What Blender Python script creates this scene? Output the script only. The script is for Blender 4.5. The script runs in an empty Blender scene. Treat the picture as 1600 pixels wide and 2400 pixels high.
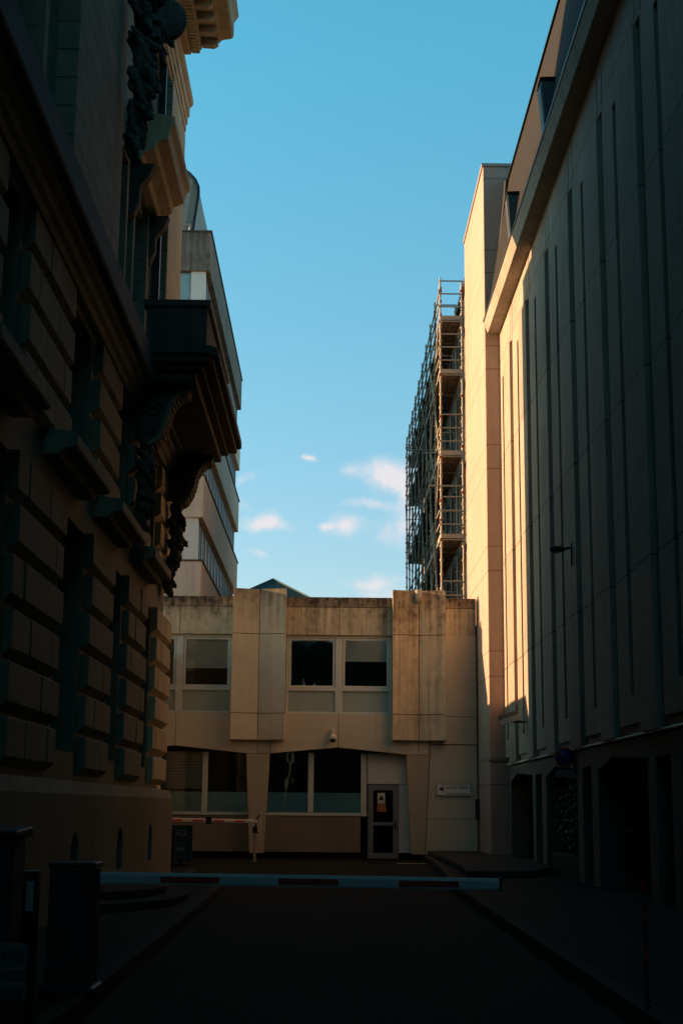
import bpy, bmesh, math, random
from mathutils import Vector, Matrix, noise
random.seed(7)
D = bpy.data
S = bpy.context.scene
COL = S.collection
rad = math.radians

# ------------------------------------------------------------------ camera frame and survey helper
F, CX, CY, EYE = 3333.0, 800.0, 1200.0, 1.6
_ey = Vector(((772 - CX) / F, -(1888 - CY) / F, -1)).normalized()
_t = Vector((math.sin(0.0105), math.cos(0.0105), 0))
_ez = (_t - _t.dot(_ey) * _ey).normalized()
_ex = _ey.cross(_ez)
M3 = Matrix((_ex, _ey, _ez))          # world = M3 @ cam


def at(u, v, x=None, y=None, z=None):
    """a measured photo point as a world point on a known plane"""
    d = M3 @ Vector(((u - CX) / F, -(v - CY) / F, -1))
    if x is not None: k = x / d.x
    elif y is not None: k = y / d.y
    else: k = (z - EYE) / d.z
    return Vector((0, 0, EYE)) + k * d


# ------------------------------------------------------------------ mesh builder
class MB:
    def __init__(s):
        s.v, s.f, s.idx, s.sm = [], [], {}, []

    def p(s, x, y, z):
        k = (round(x, 5), round(y, 5), round(z, 5))
        if k not in s.idx:
            s.idx[k] = len(s.v); s.v.append(k)
        return s.idx[k]

    def face(s, pts, smooth=False):
        i = [s.p(*q) for q in pts]
        j = [a for n, a in enumerate(i) if a != i[n - 1]]
        if len(set(j)) >= 3 and len(set(j)) == len(j):
            s.f.append(j); s.sm.append(smooth)

    def raw(s, pts, faces, smooth=False):
        b = len(s.v); s.v += [tuple(q) for q in pts]
        for f in faces: s.f.append([b + i for i in f]); s.sm.append(smooth)

    def box(s, x0, x1, y0, y1, z0, z1):
        P = [(x, y, z) for x in (x0, x1) for y in (y0, y1) for z in (z0, z1)]
        s.raw(P, [(0, 1, 3, 2), (4, 6, 7, 5), (0, 4, 5, 1), (2, 3, 7, 6), (0, 2, 6, 4), (1, 5, 7, 3)])
        return s

    def prism(s, poly, axis, a, b, smooth=False):
        """poly: 2-D outline; axis x -> (y,z), y -> (x,z), z -> (x,y)"""
        def m(q, t):
            return (t, q[0], q[1]) if axis == 'x' else (q[0], t, q[1]) if axis == 'y' else (q[0], q[1], t)
        n = len(poly)
        s.raw([m(q, a) for q in poly] + [m(q, b) for q in poly],
              [tuple(range(n)), tuple(range(2 * n - 1, n - 1, -1))] +
              [(i, (i + 1) % n, n + (i + 1) % n, n + i) for i in range(n)], smooth)
        return s

    def tube(s, p0, p1, r, n=8, r1=None, cap=True):
        p0, p1 = Vector(p0), Vector(p1); d = (p1 - p0).normalized()
        a = d.orthogonal().normalized(); b = d.cross(a); r1 = r if r1 is None else r1
        P = []
        for c, q in ((p0, r), (p1, r1)):
            for i in range(n):
                t = 2 * math.pi * i / n
                P.append(c + q * (math.cos(t) * a + math.sin(t) * b))
        s.raw(P, [(i, (i + 1) % n, n + (i + 1) % n, n + i) for i in range(n)], True)
        if cap: s.raw(P, [tuple(range(n - 1, -1, -1)), tuple(range(n, 2 * n))])
        return s

    def path(s, pts, r, n=6):
        for a, b in zip(pts, pts[1:]): s.tube(a, b, r, n)
        return s

    def lathe(s, c, prof, n=24, axis='z'):
        c = Vector(c); P = []
        for r, h in prof:
            for i in range(n):
                t = 2 * math.pi * i / n
                q = Vector((r * math.cos(t), r * math.sin(t), h))
                if axis == 'y': q = Vector((q.x, h, q.y))
                if axis == 'x': q = Vector((h, q.x, q.y))
                P.append(c + q)
        fs = []
        for k in range(len(prof) - 1):
            for i in range(n):
                fs.append((k * n + i, k * n + (i + 1) % n, (k + 1) * n + (i + 1) % n, (k + 1) * n + i))
        s.raw(P, fs, True)
        s.raw(P[:n], [tuple(range(n))]); s.raw(P[-n:], [tuple(range(n))])
        return s

    def relief(s, A, B, field, back, m):
        """wall as a height field: A, B grid lines; field(a,b) gives front depth or None for a hole"""
        A = sorted(set(round(q, 4) for q in A)); B = sorted(set(round(q, 4) for q in B))
        na, nb = len(A) - 1, len(B) - 1
        fld = [[field((A[i] + A[i + 1]) / 2, (B[j] + B[j + 1]) / 2) for j in range(nb)] for i in range(na)]
        g = lambda i, j: fld[i][j] if 0 <= i < na and 0 <= j < nb else None
        for i in range(na):
            for j in range(nb):
                f = g(i, j)
                if f is None: continue
                a0, a1, b0, b1 = A[i], A[i + 1], B[j], B[j + 1]
                s.face([m(a0, b0, f), m(a1, b0, f), m(a1, b1, f), m(a0, b1, f)])
                s.face([m(a0, b0, back), m(a1, b0, back), m(a1, b1, back), m(a0, b1, back)])
                for (di, dj, e) in ((-1, 0, ((a0, b0), (a0, b1))), (1, 0, ((a1, b0), (a1, b1))),
                                    (0, -1, ((a0, b0), (a1, b0))), (0, 1, ((a0, b1), (a1, b1)))):
                    h = g(i + di, j + dj)
                    t = back if h is None else h
                    if t > f + 1e-6:
                        (q, w), (q2, w2) = e
                        s.face([m(q, w, f), m(q2, w2, f), m(q2, w2, t), m(q, w, t)])
        return s

    def build(s, name, mat, parent=None, bevel=0, fix=True):
        me = D.meshes.new(name)
        me.from_pydata(s.v, [], s.f)
        me.polygons.foreach_set('use_smooth', s.sm)
        if fix:
            bm = bmesh.new(); bm.from_mesh(me)
            bmesh.ops.recalc_face_normals(bm, faces=bm.faces)
            bm.to_mesh(me); bm.free()
        me.materials.append(mat)
        o = D.objects.new(name, me); COL.objects.link(o)
        if parent is not None: o.parent = parent
        if bevel:
            b = o.modifiers.new('bevel', 'BEVEL'); b.width = bevel; b.segments = 2
            b.limit_method = 'ANGLE'; b.angle_limit = rad(40)
        return o


def tag(o, label=None, cat=None, group=None, kind=None):
    if label: o['label'] = label
    if cat: o['category'] = cat
    if group: o['group'] = group
    if kind: o['kind'] = kind
    return o


def thing(name, label, cat, group=None):
    o = D.objects.new(name, None); COL.objects.link(o)
    o.empty_display_size = 0.2
    return tag(o, label, cat, group)


def text(name, body, size, loc, rot, mat, parent, width=None, thick=0.003, align='CENTER'):
    c = D.curves.new(name, 'FONT'); c.body = body; c.size = size; c.extrude = thick
    c.align_x = align; c.align_y = 'CENTER'
    t = D.objects.new(name, c); COL.objects.link(t)
    bpy.context.view_layer.update()
    me = D.meshes.new_from_object(t.evaluated_get(bpy.context.evaluated_depsgraph_get()))
    D.objects.remove(t)
    o = D.objects.new(name, me); COL.objects.link(o)
    me.materials.clear(); me.materials.append(mat)
    if width:
        xs = [v.co.x for v in me.vertices]; k = width / (max(xs) - min(xs))
        for v in me.vertices: v.co.x *= k
    o.location = loc; o.rotation_euler = rot; o.parent = parent
    return o


# ------------------------------------------------------------------ materials
def newmat(name):
    m = D.materials.new(name); m.use_nodes = True
    nt = m.node_tree; b = nt.nodes['Principled BSDF']
    return m, nt, b


def N(nt, t, **k):
    n = nt.nodes.new(t)
    for a, v in k.items(): setattr(n, a, v)
    return n


def math_(nt, op, a, b=None, c=None, clamp=False):
    n = N(nt, 'ShaderNodeMath', operation=op, use_clamp=clamp)
    for i, q in enumerate((a, b, c)):
        if q is None: continue
        if isinstance(q, (int, float)): n.inputs[i].default_value = q
        else: nt.links.new(q, n.inputs[i])
    return n.outputs[0]


def noise_(nt, vec, scale, detail=4, rough=0.55, mapping=(1, 1, 1)):
    mp = N(nt, 'ShaderNodeMapping'); mp.inputs['Scale'].default_value = mapping
    nt.links.new(vec, mp.inputs[0])
    n = N(nt, 'ShaderNodeTexNoise'); n.inputs['Scale'].default_value = scale
    n.inputs['Detail'].default_value = detail; n.inputs['Roughness'].default_value = rough
    nt.links.new(mp.outputs[0], n.inputs['Vector'])
    return n.outputs['Fac']


def ramp(nt, fac, lo, hi):
    r = N(nt, 'ShaderNodeMapRange'); r.inputs[1].default_value = lo; r.inputs[2].default_value = hi
    nt.links.new(fac, r.inputs[0]); return r.outputs[0]


def mixc(nt, fac, a, b, mode='MIX'):
    n = N(nt, 'ShaderNodeMix', data_type='RGBA', blend_type=mode)
    if isinstance(fac, (int, float)): n.inputs[0].default_value = fac
    else: nt.links.new(fac, n.inputs[0])
    for i, q in ((6, a), (7, b)):
        if isinstance(q, tuple): n.inputs[i].default_value = (*q, 1)
        else: nt.links.new(q, n.inputs[i])
    return n.outputs[2]


def mineral(name, base, stain, blotch=0.9, streak=0.6, grain=0.25, rough=0.85, bump=0.25, joints=None, bricks=None,
            spec=0.3, stain_amt=0.7, streak_lo=0.5, mottle=0.25, drip=None, panels=None):
    """weathered concrete / stone: blotches, vertical rain streaks, grain, optional joint lines"""
    m, nt, b = newmat(name)
    geo = N(nt, 'ShaderNodeNewGeometry'); pos = geo.outputs['Position']
    n1 = ramp(nt, noise_(nt, pos, blotch, 5, 0.6), 0.38, 0.68)
    n2 = ramp(nt, noise_(nt, pos, 1.0, 4, 0.65, (5, 5, 0.22)), streak_lo, 0.78)
    n3 = noise_(nt, pos, 45, 3, 0.7)
    n4 = ramp(nt, noise_(nt, pos, 6, 8, 0.75, (1, 1, 0.7)), 0.46, 0.66)
    n5 = ramp(nt, noise_(nt, pos, 1.0, 3, 0.5, (14, 14, 0.5)), 0.5, 0.75)
    f = math_(nt, 'MULTIPLY', n2, streak)
    f = math_(nt, 'ADD', f, math_(nt, 'MULTIPLY', n1, 0.35))
    f = math_(nt, 'ADD', f, math_(nt, 'MULTIPLY', n5, streak * 0.45))
    f = math_(nt, 'ADD', f, math_(nt, 'MULTIPLY', n4, mottle), clamp=True)
    f = math_(nt, 'MULTIPLY', f, stain_amt)
    if drip:                                     # (lowest edge the rain runs from, length of the runs)
        sz = N(nt, 'ShaderNodeSeparateXYZ'); nt.links.new(pos, sz.inputs[0])
        run = noise_(nt, pos, 1.0, 2, 0.5, (7, 7, 0.02))
        reach = math_(nt, 'MULTIPLY', ramp(nt, run, 0.3, 0.75), drip[1])
        dz = math_(nt, 'SUBTRACT', drip[0], sz.outputs[2])
        e = math_(nt, 'SUBTRACT', 1.0, math_(nt, 'DIVIDE', dz, math_(nt, 'ADD', reach, 0.06)), clamp=True)
        e = math_(nt, 'MULTIPLY', e, math_(nt, 'MULTIPLY_ADD', n4, 0.5, 0.55))
        f = math_(nt, 'ADD', f, math_(nt, 'MULTIPLY', e, 0.8), clamp=True)
    c = mixc(nt, f, base, stain)
    if panels:                                   # cast panels differ a little in tone
        sz = N(nt, 'ShaderNodeSeparateXYZ'); nt.links.new(pos, sz.inputs[0])
        pv = N(nt, 'ShaderNodeCombineXYZ')
        nt.links.new(math_(nt, 'FLOOR', math_(nt, 'DIVIDE', sz.outputs['XYZ'.index(panels[0])], panels[1])), pv.inputs[0])
        nt.links.new(math_(nt, 'FLOOR', math_(nt, 'DIVIDE', math_(nt, 'SUBTRACT', sz.outputs[2], 2.4), panels[2])), pv.inputs[1])
        wn = N(nt, 'ShaderNodeTexWhiteNoise', noise_dimensions='2D'); nt.links.new(pv.outputs[0], wn.inputs[0])
        tone = math_(nt, 'MULTIPLY_ADD', wn.outputs[0], panels[3], 1 - panels[3] * .6)
        tc_ = N(nt, 'ShaderNodeCombineColor')
        for i in range(3): nt.links.new(tone, tc_.inputs[i])
        c = mixc(nt, 1.0, c, tc_.outputs[0], 'MULTIPLY')
    g = math_(nt, 'MULTIPLY_ADD', n3, grain * 2, 1 - grain)
    gc = N(nt, 'ShaderNodeCombineColor')
    for i in range(3): nt.links.new(g, gc.inputs[i])
    c = mixc(nt, 1.0, c, gc.outputs[0], 'MULTIPLY')
    h = math_(nt, 'ADD', math_(nt, 'MULTIPLY', n3, 0.5), math_(nt, 'MULTIPLY', n4, 0.5))
    sep = N(nt, 'ShaderNodeSeparateXYZ'); nt.links.new(pos, sep.inputs[0])
    line = None
    if joints:                                   # list of (axis, period, offset, halfwidth)
        for ax, per, off, hw in joints:
            t = math_(nt, 'SUBTRACT', sep.outputs['XYZ'.index(ax)], off - hw)
            t = math_(nt, 'FLOORED_MODULO', t, per)
            t = math_(nt, 'LESS_THAN', t, hw * 2)
            line = t if line is None else math_(nt, 'MAXIMUM', line, t)
    if bricks:                                   # (axis, width, height, mortar)
        ax, w, hh, mo = bricks
        cv = N(nt, 'ShaderNodeCombineXYZ')
        nt.links.new(sep.outputs['XYZ'.index(ax)], cv.inputs[0]); nt.links.new(sep.outputs[2], cv.inputs[1])
        br = N(nt, 'ShaderNodeTexBrick'); br.inputs['Scale'].default_value = 1
        br.inputs['Brick Width'].default_value = w; br.inputs['Row Height'].default_value = hh
        br.inputs['Mortar Size'].default_value = mo; br.inputs['Mortar Smooth'].default_value = 0.1
        br.inputs['Color1'].default_value = (0.86, 0.86, 0.86, 1); br.inputs['Color2'].default_value = (1.1, 1.1, 1.1, 1)
        br.inputs['Mortar'].default_value = (0.95, 0.95, 0.95, 1)
        nt.links.new(cv.outputs[0], br.inputs[0])
        c = mixc(nt, 1.0, c, br.outputs['Color'], 'MULTIPLY')
        line = br.outputs['Fac']
    if line is not None:
        c = mixc(nt, math_(nt, 'MULTIPLY', line, 0.72), c, tuple(q * 0.25 for q in stain))
        h = math_(nt, 'SUBTRACT', h, math_(nt, 'MULTIPLY', line, 1.2))
    nt.links.new(c, b.inputs['Base Color'])
    b.inputs['Roughness'].default_value = rough; b.inputs['Specular IOR Level'].default_value = spec
    bp = N(nt, 'ShaderNodeBump'); bp.inputs['Strength'].default_value = bump; bp.inputs['Distance'].default_value = 0.02
    nt.links.new(h, bp.inputs['Height']); nt.links.new(bp.outputs[0], b.inputs['Normal'])
    return m


def paint(name, col, rough=0.5, metal=0.0, var=0.25, scale=6, spec=0.5):
    m, nt, b = newmat(name)
    geo = N(nt, 'ShaderNodeNewGeometry')
    n = noise_(nt, geo.outputs['Position'], scale, 5, 0.65)
    c = mixc(nt, ramp(nt, n, 0.35, 0.75), col, tuple(q * (1 - var) for q in col))
    nt.links.new(c, b.inputs['Base Color'])
    r = math_(nt, 'MULTIPLY_ADD', n, 0.25, rough - 0.12)
    nt.links.new(r, b.inputs['Roughness'])
    b.inputs['Metallic'].default_value = metal; b.inputs['Specular IOR Level'].default_value = spec
    return m


def glass(name, tint=(0.95, 0.97, 0.96), wob=0.012):
    m, nt, b = newmat(name); nt.nodes.remove(b)
    out = nt.nodes['Material Output']
    geo = N(nt, 'ShaderNodeNewGeometry')
    n = noise_(nt, geo.outputs['Position'], 1.6, 2, 0.4)
    bp = N(nt, 'ShaderNodeBump'); bp.inputs['Strength'].default_value = 0.25; bp.inputs['Distance'].default_value = wob
    nt.links.new(n, bp.inputs['Height'])
    gl = N(nt, 'ShaderNodeBsdfGlossy'); gl.inputs['Roughness'].default_value = 0.03
    gl.inputs['Color'].default_value = (0.95, 0.97, 0.95, 1)
    nt.links.new(bp.outputs[0], gl.inputs['Normal'])
    tr = N(nt, 'ShaderNodeBsdfTransparent'); tr.inputs['Color'].default_value = (*tint, 1)
    fr = N(nt, 'ShaderNodeFresnel'); fr.inputs['IOR'].default_value = 1.55
    mx = N(nt, 'ShaderNodeMixShader')
    nt.links.new(math_(nt, 'MULTIPLY_ADD', fr.outputs[0], 1.0, 0.0), mx.inputs[0])
    nt.links.new(tr.outputs[0], mx.inputs[1]); nt.links.new(gl.outputs[0], mx.inputs[2])
    nt.links.new(mx.outputs[0], out.inputs['Surface'])
    return m


M = {}
WARM = (0.65, 0.61, 0.44)
M['conc'] = mineral('annex_concrete', WARM, (0.16, 0.13, 0.09), 0.8, 0.3, 0.2, stain_amt=0.45, drip=(8.23, 2.0))
M['conc_clean'] = mineral('smooth_concrete', (0.62, 0.585, 0.43), (0.34, 0.295, 0.205), 0.7, 0.25, 0.18, stain_amt=0.55)
M['conc_cap'] = mineral('weathered_parapet', (0.42, 0.36, 0.25), (0.05, 0.045, 0.034), 1.6, 0.5, 0.3, stain_amt=0.9, streak_lo=0.4, mottle=0.5, drip=(8.02, 0.9))
M['conc_streak'] = mineral('streaked_concrete', (0.66, 0.605, 0.42), (0.12, 0.10, 0.068), 1.1, 0.6, 0.22, stain_amt=0.75, streak_lo=0.46, mottle=0.25, drip=(8.23, 3.5))
M['conc_mid'] = mineral('mottled_concrete', (0.60, 0.56, 0.40), (0.10, 0.085, 0.06), 1.6, 0.25, 0.25, stain_amt=0.8, mottle=0.4, drip=(7.8, 1.0))
M['column'] = mineral('column_concrete', (0.46, 0.415, 0.29), (0.24, 0.21, 0.145), 0.8, 0.3, 0.2, stain_amt=0.55)
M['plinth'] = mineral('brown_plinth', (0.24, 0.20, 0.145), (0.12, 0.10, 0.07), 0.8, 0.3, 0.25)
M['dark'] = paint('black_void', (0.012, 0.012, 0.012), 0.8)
M['tower'] = mineral('tower_concrete', (0.40, 0.305, 0.25), (0.21, 0.165, 0.13), 0.5, 0.45, 0.09, stain_amt=0.6, bump=0.15,
                     joints=[('Z', 3.08, 2.22, 0.012), ('Z', 3.08, 2.95, 0.012)])
M['slit'] = mineral('ribbed_concrete', (0.36, 0.315, 0.255), (0.13, 0.12, 0.092), 0.7, 0.55, 0.12, stain_amt=0.8, panels=('Y', 1.675, 3.08, 0.22), bump=0.18,
                    joints=[('Z', 3.08, 2.4, 0.016)])
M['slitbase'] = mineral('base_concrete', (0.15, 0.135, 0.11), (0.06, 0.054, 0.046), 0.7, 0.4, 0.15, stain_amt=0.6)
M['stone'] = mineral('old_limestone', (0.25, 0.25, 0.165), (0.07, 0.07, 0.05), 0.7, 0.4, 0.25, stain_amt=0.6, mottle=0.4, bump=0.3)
M['stone_lit'] = mineral('lit_corner_stone', (0.68, 0.57, 0.35), (0.24, 0.20, 0.12), 0.9, 0.35, 0.2, stain_amt=0.5, mottle=0.35)  # paler copy of the limestone: bounced sunlight at the corner painted into its colour
M['ashlar'] = mineral('ashlar_limestone', (0.26, 0.255, 0.18), (0.09, 0.088, 0.065), 0.5, 0.4, 0.15, stain_amt=0.65,
                      bricks=('Y', 0.9, 0.42, 0.012))
M['sooty'] = mineral('sooty_carved_stone', (0.105, 0.10, 0.08), (0.03, 0.028, 0.024), 1.4, 0.6, 0.3, stain_amt=0.8)
M['trim_lit'] = mineral('lit_trim_stone', (0.72, 0.60, 0.36), (0.22, 0.18, 0.105), 1.2, 0.7, 0.2, stain_amt=0.7)  # cornice and hood stone, glow from the sunlit walls opposite painted into the colour
M['apt'] = mineral('apartment_concrete', (0.70, 0.595, 0.44), (0.34, 0.29, 0.21), 0.45, 0.5, 0.12, stain_amt=0.7, streak_lo=0.45,
                   joints=[('Y', 2.4, 0.3, 0.02)])
M['aptcap'] = mineral('stained_parapet', (0.27, 0.23, 0.18), (0.05, 0.048, 0.04), 0.9, 1.0, 0.25, stain_amt=0.9, streak_lo=0.38)
M['frame'] = paint('grey_window_frame', (0.60, 0.66, 0.57), 0.45, var=0.15)
M['white_frame'] = paint('white_frame', (0.68, 0.68, 0.6), 0.4, var=0.12)
M['spandrel'] = paint('spandrel_panel', (0.37, 0.46, 0.375), 0.35, var=0.2, scale=2)
M['alu'] = paint('door_aluminium', (0.25, 0.26, 0.24), 0.4, 0.3)
M['blind'] = paint('roller_blind', (0.80, 0.84, 0.74), 0.8, var=0.15, scale=3)
M['film'] = paint('frosted_film', (0.52, 0.70, 0.58), 0.45, var=0.25, scale=2)
M['slat'] = paint('blind_slat', (0.62, 0.58, 0.42), 0.5)
M['room'] = paint('room_interior', (0.035, 0.032, 0.028), 0.9, scale=1.5, var=0.5)
M['glass'] = glass('window_glass')
M['glass_dark'] = glass('dark_glass', (0.3, 0.32, 0.32))
M['blackmetal'] = paint('black_metal', (0.02, 0.021, 0.021), 0.45, 0.2)
M['galv'] = paint('galvanised_tube', (0.33, 0.32, 0.25), 0.6, 0.1, scale=12)
M['rust'] = paint('rusty_coupler', (0.38, 0.10, 0.03), 0.7, 0.2, scale=20)
M['deck'] = paint('scaffold_deck', (0.16, 0.125, 0.085), 0.8, var=0.5, scale=5)
M['toe'] = paint('toe_board', (0.42, 0.37, 0.29), 0.6, 0.2)
M['white'] = paint('white_paint', (0.90, 0.84, 0.76), 0.35, var=0.12)
M['cream'] = paint('cream_paint', (0.72, 0.66, 0.52), 0.5, var=0.12)
M['red'] = paint('red_reflector', (0.80, 0.06, 0.05), 0.35)
M['signred'] = paint('sign_red', (0.40, 0.02, 0.02), 0.35)
M['signblue'] = paint('sign_blue', (0.01, 0.03, 0.20), 0.35)
M['ink'] = paint('dark_lettering', (0.02, 0.014, 0.016), 0.6)
M['redink'] = paint('dark_red_arrow', (0.10, 0.012, 0.02), 0.5)
M['greytext'] = paint('grey_lettering', (0.42, 0.43, 0.41), 0.6)
M['bluepanel'] = paint('grey_blue_panel', (0.06, 0.085, 0.085), 0.4)
M['plate'] = paint('sign_plate', (0.8, 0.8, 0.7), 0.45, var=0.15)
M['greyplate'] = paint('dull_sign_plate', (0.2, 0.215, 0.19), 0.5, var=0.25)
M['cabinet'] = paint('dark_cabinet', (0.032, 0.04, 0.038), 0.5)
M['orange'] = paint('orange_sheet', (0.42, 0.13, 0.035), 0.6)
M['paper'] = paint('white_paper', (0.7, 0.67, 0.56), 0.7)
M['asphalt'] = mineral('asphalt', (0.019, 0.023, 0.021), (0.010, 0.012, 0.011), 0.6, 0.0, 0.6, rough=0.9, bump=0.3, spec=0.06)
M['pave'] = mineral('pavement_asphalt', (0.024, 0.028, 0.025), (0.016, 0.016, 0.015), 0.8, 0.0, 0.4, bump=0.25, spec=0.06)
M['kerb'] = mineral('granite_kerb', (0.06, 0.06, 0.054), (0.028, 0.028, 0.025), 1.5, 0.0, 0.4, spec=0.08, rough=0.92, joints=[('Y', 1.0, 0.0, 0.008)])
M['ground'] = mineral('bare_ground', (0.06, 0.057, 0.05), (0.035, 0.033, 0.03), 0.3, 0.0, 0.3)
M['leaf'] = paint('ivy_leaf', (0.045, 0.075, 0.025), 0.5, var=0.6, scale=9)
M['bark'] = paint('woody_stem', (0.05, 0.035, 0.022), 0.9)
M['tealroof'] = paint('green_slate', (0.012, 0.055, 0.055), 0.5, var=0.35)
M['zinc'] = paint('zinc_roof', (0.31, 0.28, 0.24), 0.7, 0.0, var=0.2, scale=1.2)
M['lead'] = mineral('lead_ledge', (0.085, 0.13, 0.135), (0.045, 0.065, 0.068), 1.0, 0.3, 0.2)


def ribbed(name, col, per, rough=0.5, ax=1):
    m, nt, b = newmat(name)
    geo = N(nt, 'ShaderNodeNewGeometry')
    sep = N(nt, 'ShaderNodeSeparateXYZ'); nt.links.new(geo.outputs['Position'], sep.inputs[0])
    t = math_(nt, 'SINE', math_(nt, 'MULTIPLY', sep.outputs[ax], 2 * math.pi / per))
    row = math_(nt, 'FLOORED_MODULO', sep.outputs[2], 0.33)
    row = math_(nt, 'LESS_THAN', row, 0.03)
    n = noise_(nt, geo.outputs['Position'], 3, 6, 0.7)
    c = mixc(nt, ramp(nt, n, 0.3, 0.75), col, tuple(q * 0.6 for q in col))
    c = mixc(nt, math_(nt, 'MULTIPLY', ramp(nt, t, 0.2, 0.9), 0.45), c, tuple(q * 0.4 for q in col))
    c = mixc(nt, math_(nt, 'MULTIPLY', row, 0.3), c, tuple(q * 0.35 for q in col))
    nt.links.new(c, b.inputs['Base Color']); b.inputs['Roughness'].default_value = rough; b.inputs['Specular IOR Level'].default_value = 0.2
    bp = N(nt, 'ShaderNodeBump'); bp.inputs['Strength'].default_value = 0.5; bp.inputs['Distance'].default_value = 0.03
    nt.links.new(t, bp.inputs['Height']); nt.links.new(bp.outputs[0], b.inputs['Normal'])
    return m


M['slate'] = ribbed('slate_cladding', (0.021, 0.022, 0.017), 0.14, 0.8)
M['zincrib'] = ribbed('ribbed_zinc', (0.36, 0.30, 0.235), 0.42, 0.7, ax=0)

# ------------------------------------------------------------------ setting: ground, road, pavements
def structure(name, mb, mat, label, bevel=0):
    return tag(mb.build(name, mat, None, bevel), label, None, None, 'structure')


structure('ground', MB().box(-400, 400, -400, 900, -0.5, -0.03), M['ground'], 'bare ground spreading out beneath the street and buildings')
structure('road', MB().box(-6.5, 4.6, -29.8, 44.86, -0.03, 0.0), M['asphalt'], 'dark asphalt lane running up to the concrete annex')
# left pavement with granite kerb
lk = [(-1.85, -29.8), (-1.87, 17), (-1.95, 27.6), (-2.1, 28.6), (-2.5, 29.3), (-3.0, 29.8), (-3.02, 33.6)]
inn = [(-2.0, -29.8), (-2.02, 17), (-2.10, 27.5), (-2.22, 28.45), (-2.6, 29.12), (-3.14, 29.7), (-3.16, 33.6)]
mb = MB(); mb.prism(inn + [(-3.6, 33.6), (-3.6, -29.8)], 'z', 0.002, 0.145)
structure('pavement', mb, M['pave'], 'narrow asphalt pavement along the old stone building')
mb = MB()
for i in range(len(lk) - 1):
    mb.prism([lk[i], lk[i + 1], inn[i + 1], inn[i]], 'z', 0.001, 0.155)
structure('kerb', mb, M['kerb'], 'worn granite kerb of the left pavement', 0.012)
# right pavement, kerb, upper step
rk = [(2.28, -29.8), (2.3, 14), (2.36, 27.6), (2.68, 35), (2.84, 40.6), (2.84, 44.2)]
ri = [(q[0] + 0.16, q[1]) for q in rk]
mb = MB(); mb.prism(rk[::-1] and ri + [(5.9, 44.2), (5.9, -29.8)], 'z', 0.002, 0.145)
structure('pavement', mb, M['pave'], 'asphalt pavement along the ribbed concrete building')
mb = MB()
for i in range(len(rk) - 1): mb.prism([rk[i], rk[i + 1], ri[i + 1], ri[i]], 'z', 0.001, 0.157)
structure('kerb', mb, M['kerb'], 'granite kerb of the right pavement bending towards the annex', 0.012)
st = [(2.86, 30.5), (3.02, 33.5), (3.08, 37.4), (3.0, 42.0), (2.98, 44.2)]
mb = MB(); mb.prism(st + [(5.05, 44.2), (5.05, 41.0), (5.05, 33.0), (4.2, 30.6)], 'z', 0.146, 0.29)
structure('pavement_step', mb, M['kerb'], 'low raised step in front of the concrete tower', 0.015)
structure('road_marking', MB().box(1.95, 2.75, 41.7, 41.85, 0.0, 0.004), M['white'], 'short white line painted near the glass door')

# ------------------------------------------------------------------ concrete annex across the end of the lane
YF = 44.3
X = lambda u, v, y=YF: at(u, v, y=y).x
Z = lambda u, v, y=YF: at(u, v, y=y).z
annex = thing('concrete_annex', 'two-storey tan concrete annex closing the end of the lane', 'building')
ZT = 8.02
zj1 = Z(450, 1420); zh = Z(480, 1486); zs = Z(680, 1673); zfb = Z(577, 1765); zpk = Z(793, 1752)
xp1a, xp1b = X(549, 1400), X(672, 1400)
xp2a, xp2b = X(919, 1400), X(1041, 1400)
xm = (xp1b + xp2a) / 2
xl = xp1a - (xp2a - xp1b)               # bay to the left of the first pilaster
XL, XR = -14.0, 4.52
xw = X(1006, 1766)                       # end of the folded fascia
G = 0.009
def panel(mb, x0, x1, z0, z1, y0=YF, y1=YF + 0.2): mb.box(x0 + G, x1 - G, y0, y1, z0 + G, z1 - G)
# backing wall in the joints + parapet, walls
mb = MB()
mb.box(XL, XR, YF + 0.03, YF + 0.25, zh, ZT - 0.02)
mb.box(XL, XR - 0.002, YF + 0.03, YF + 0.25, zpk + 0.1, zs)
mb.box(xp2b, XR - 0.004, YF + 0.035, YF + 0.25, zs - 0.1, zh + 0.1)
mb.box(xw + 0.01, XR - 0.006, YF + 0.037, YF + 0.25, 0.1, zpk + 0.2)
mb.box(xp1a + 0.05, xp1b - 0.05, YF - 0.05, YF + 0.26, zfb + 0.4, 8.1)
mb.box(xp2a + 0.05, xp2b - 0.05, YF - 0.05, YF + 0.26, zfb + 0.4, 8.1)
mb.build('joint_backing', M['plinth'], annex)
edges_l = [XL, -11.6, xl, (xl + xp1a) / 2 - 0.02, xp1a]
edges_m = [xp1b, xm, xp2a]
for E_ in (edges_l, edges_m, [xp2b, XR]):
    cap, band = MB(), MB()
    for a, b in zip(E_, E_[1:]):
        panel(cap, a, b, zj1, ZT)
        panel(band, a, b, zh, zj1, YF + 0.012)
    cap.build('parapet', M['conc_cap'], annex, 0.012)
    band.build('wall_panel', M['conc_streak'] if E_ is not edges_l else M['conc_mid'], annex, 0.008)
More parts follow.
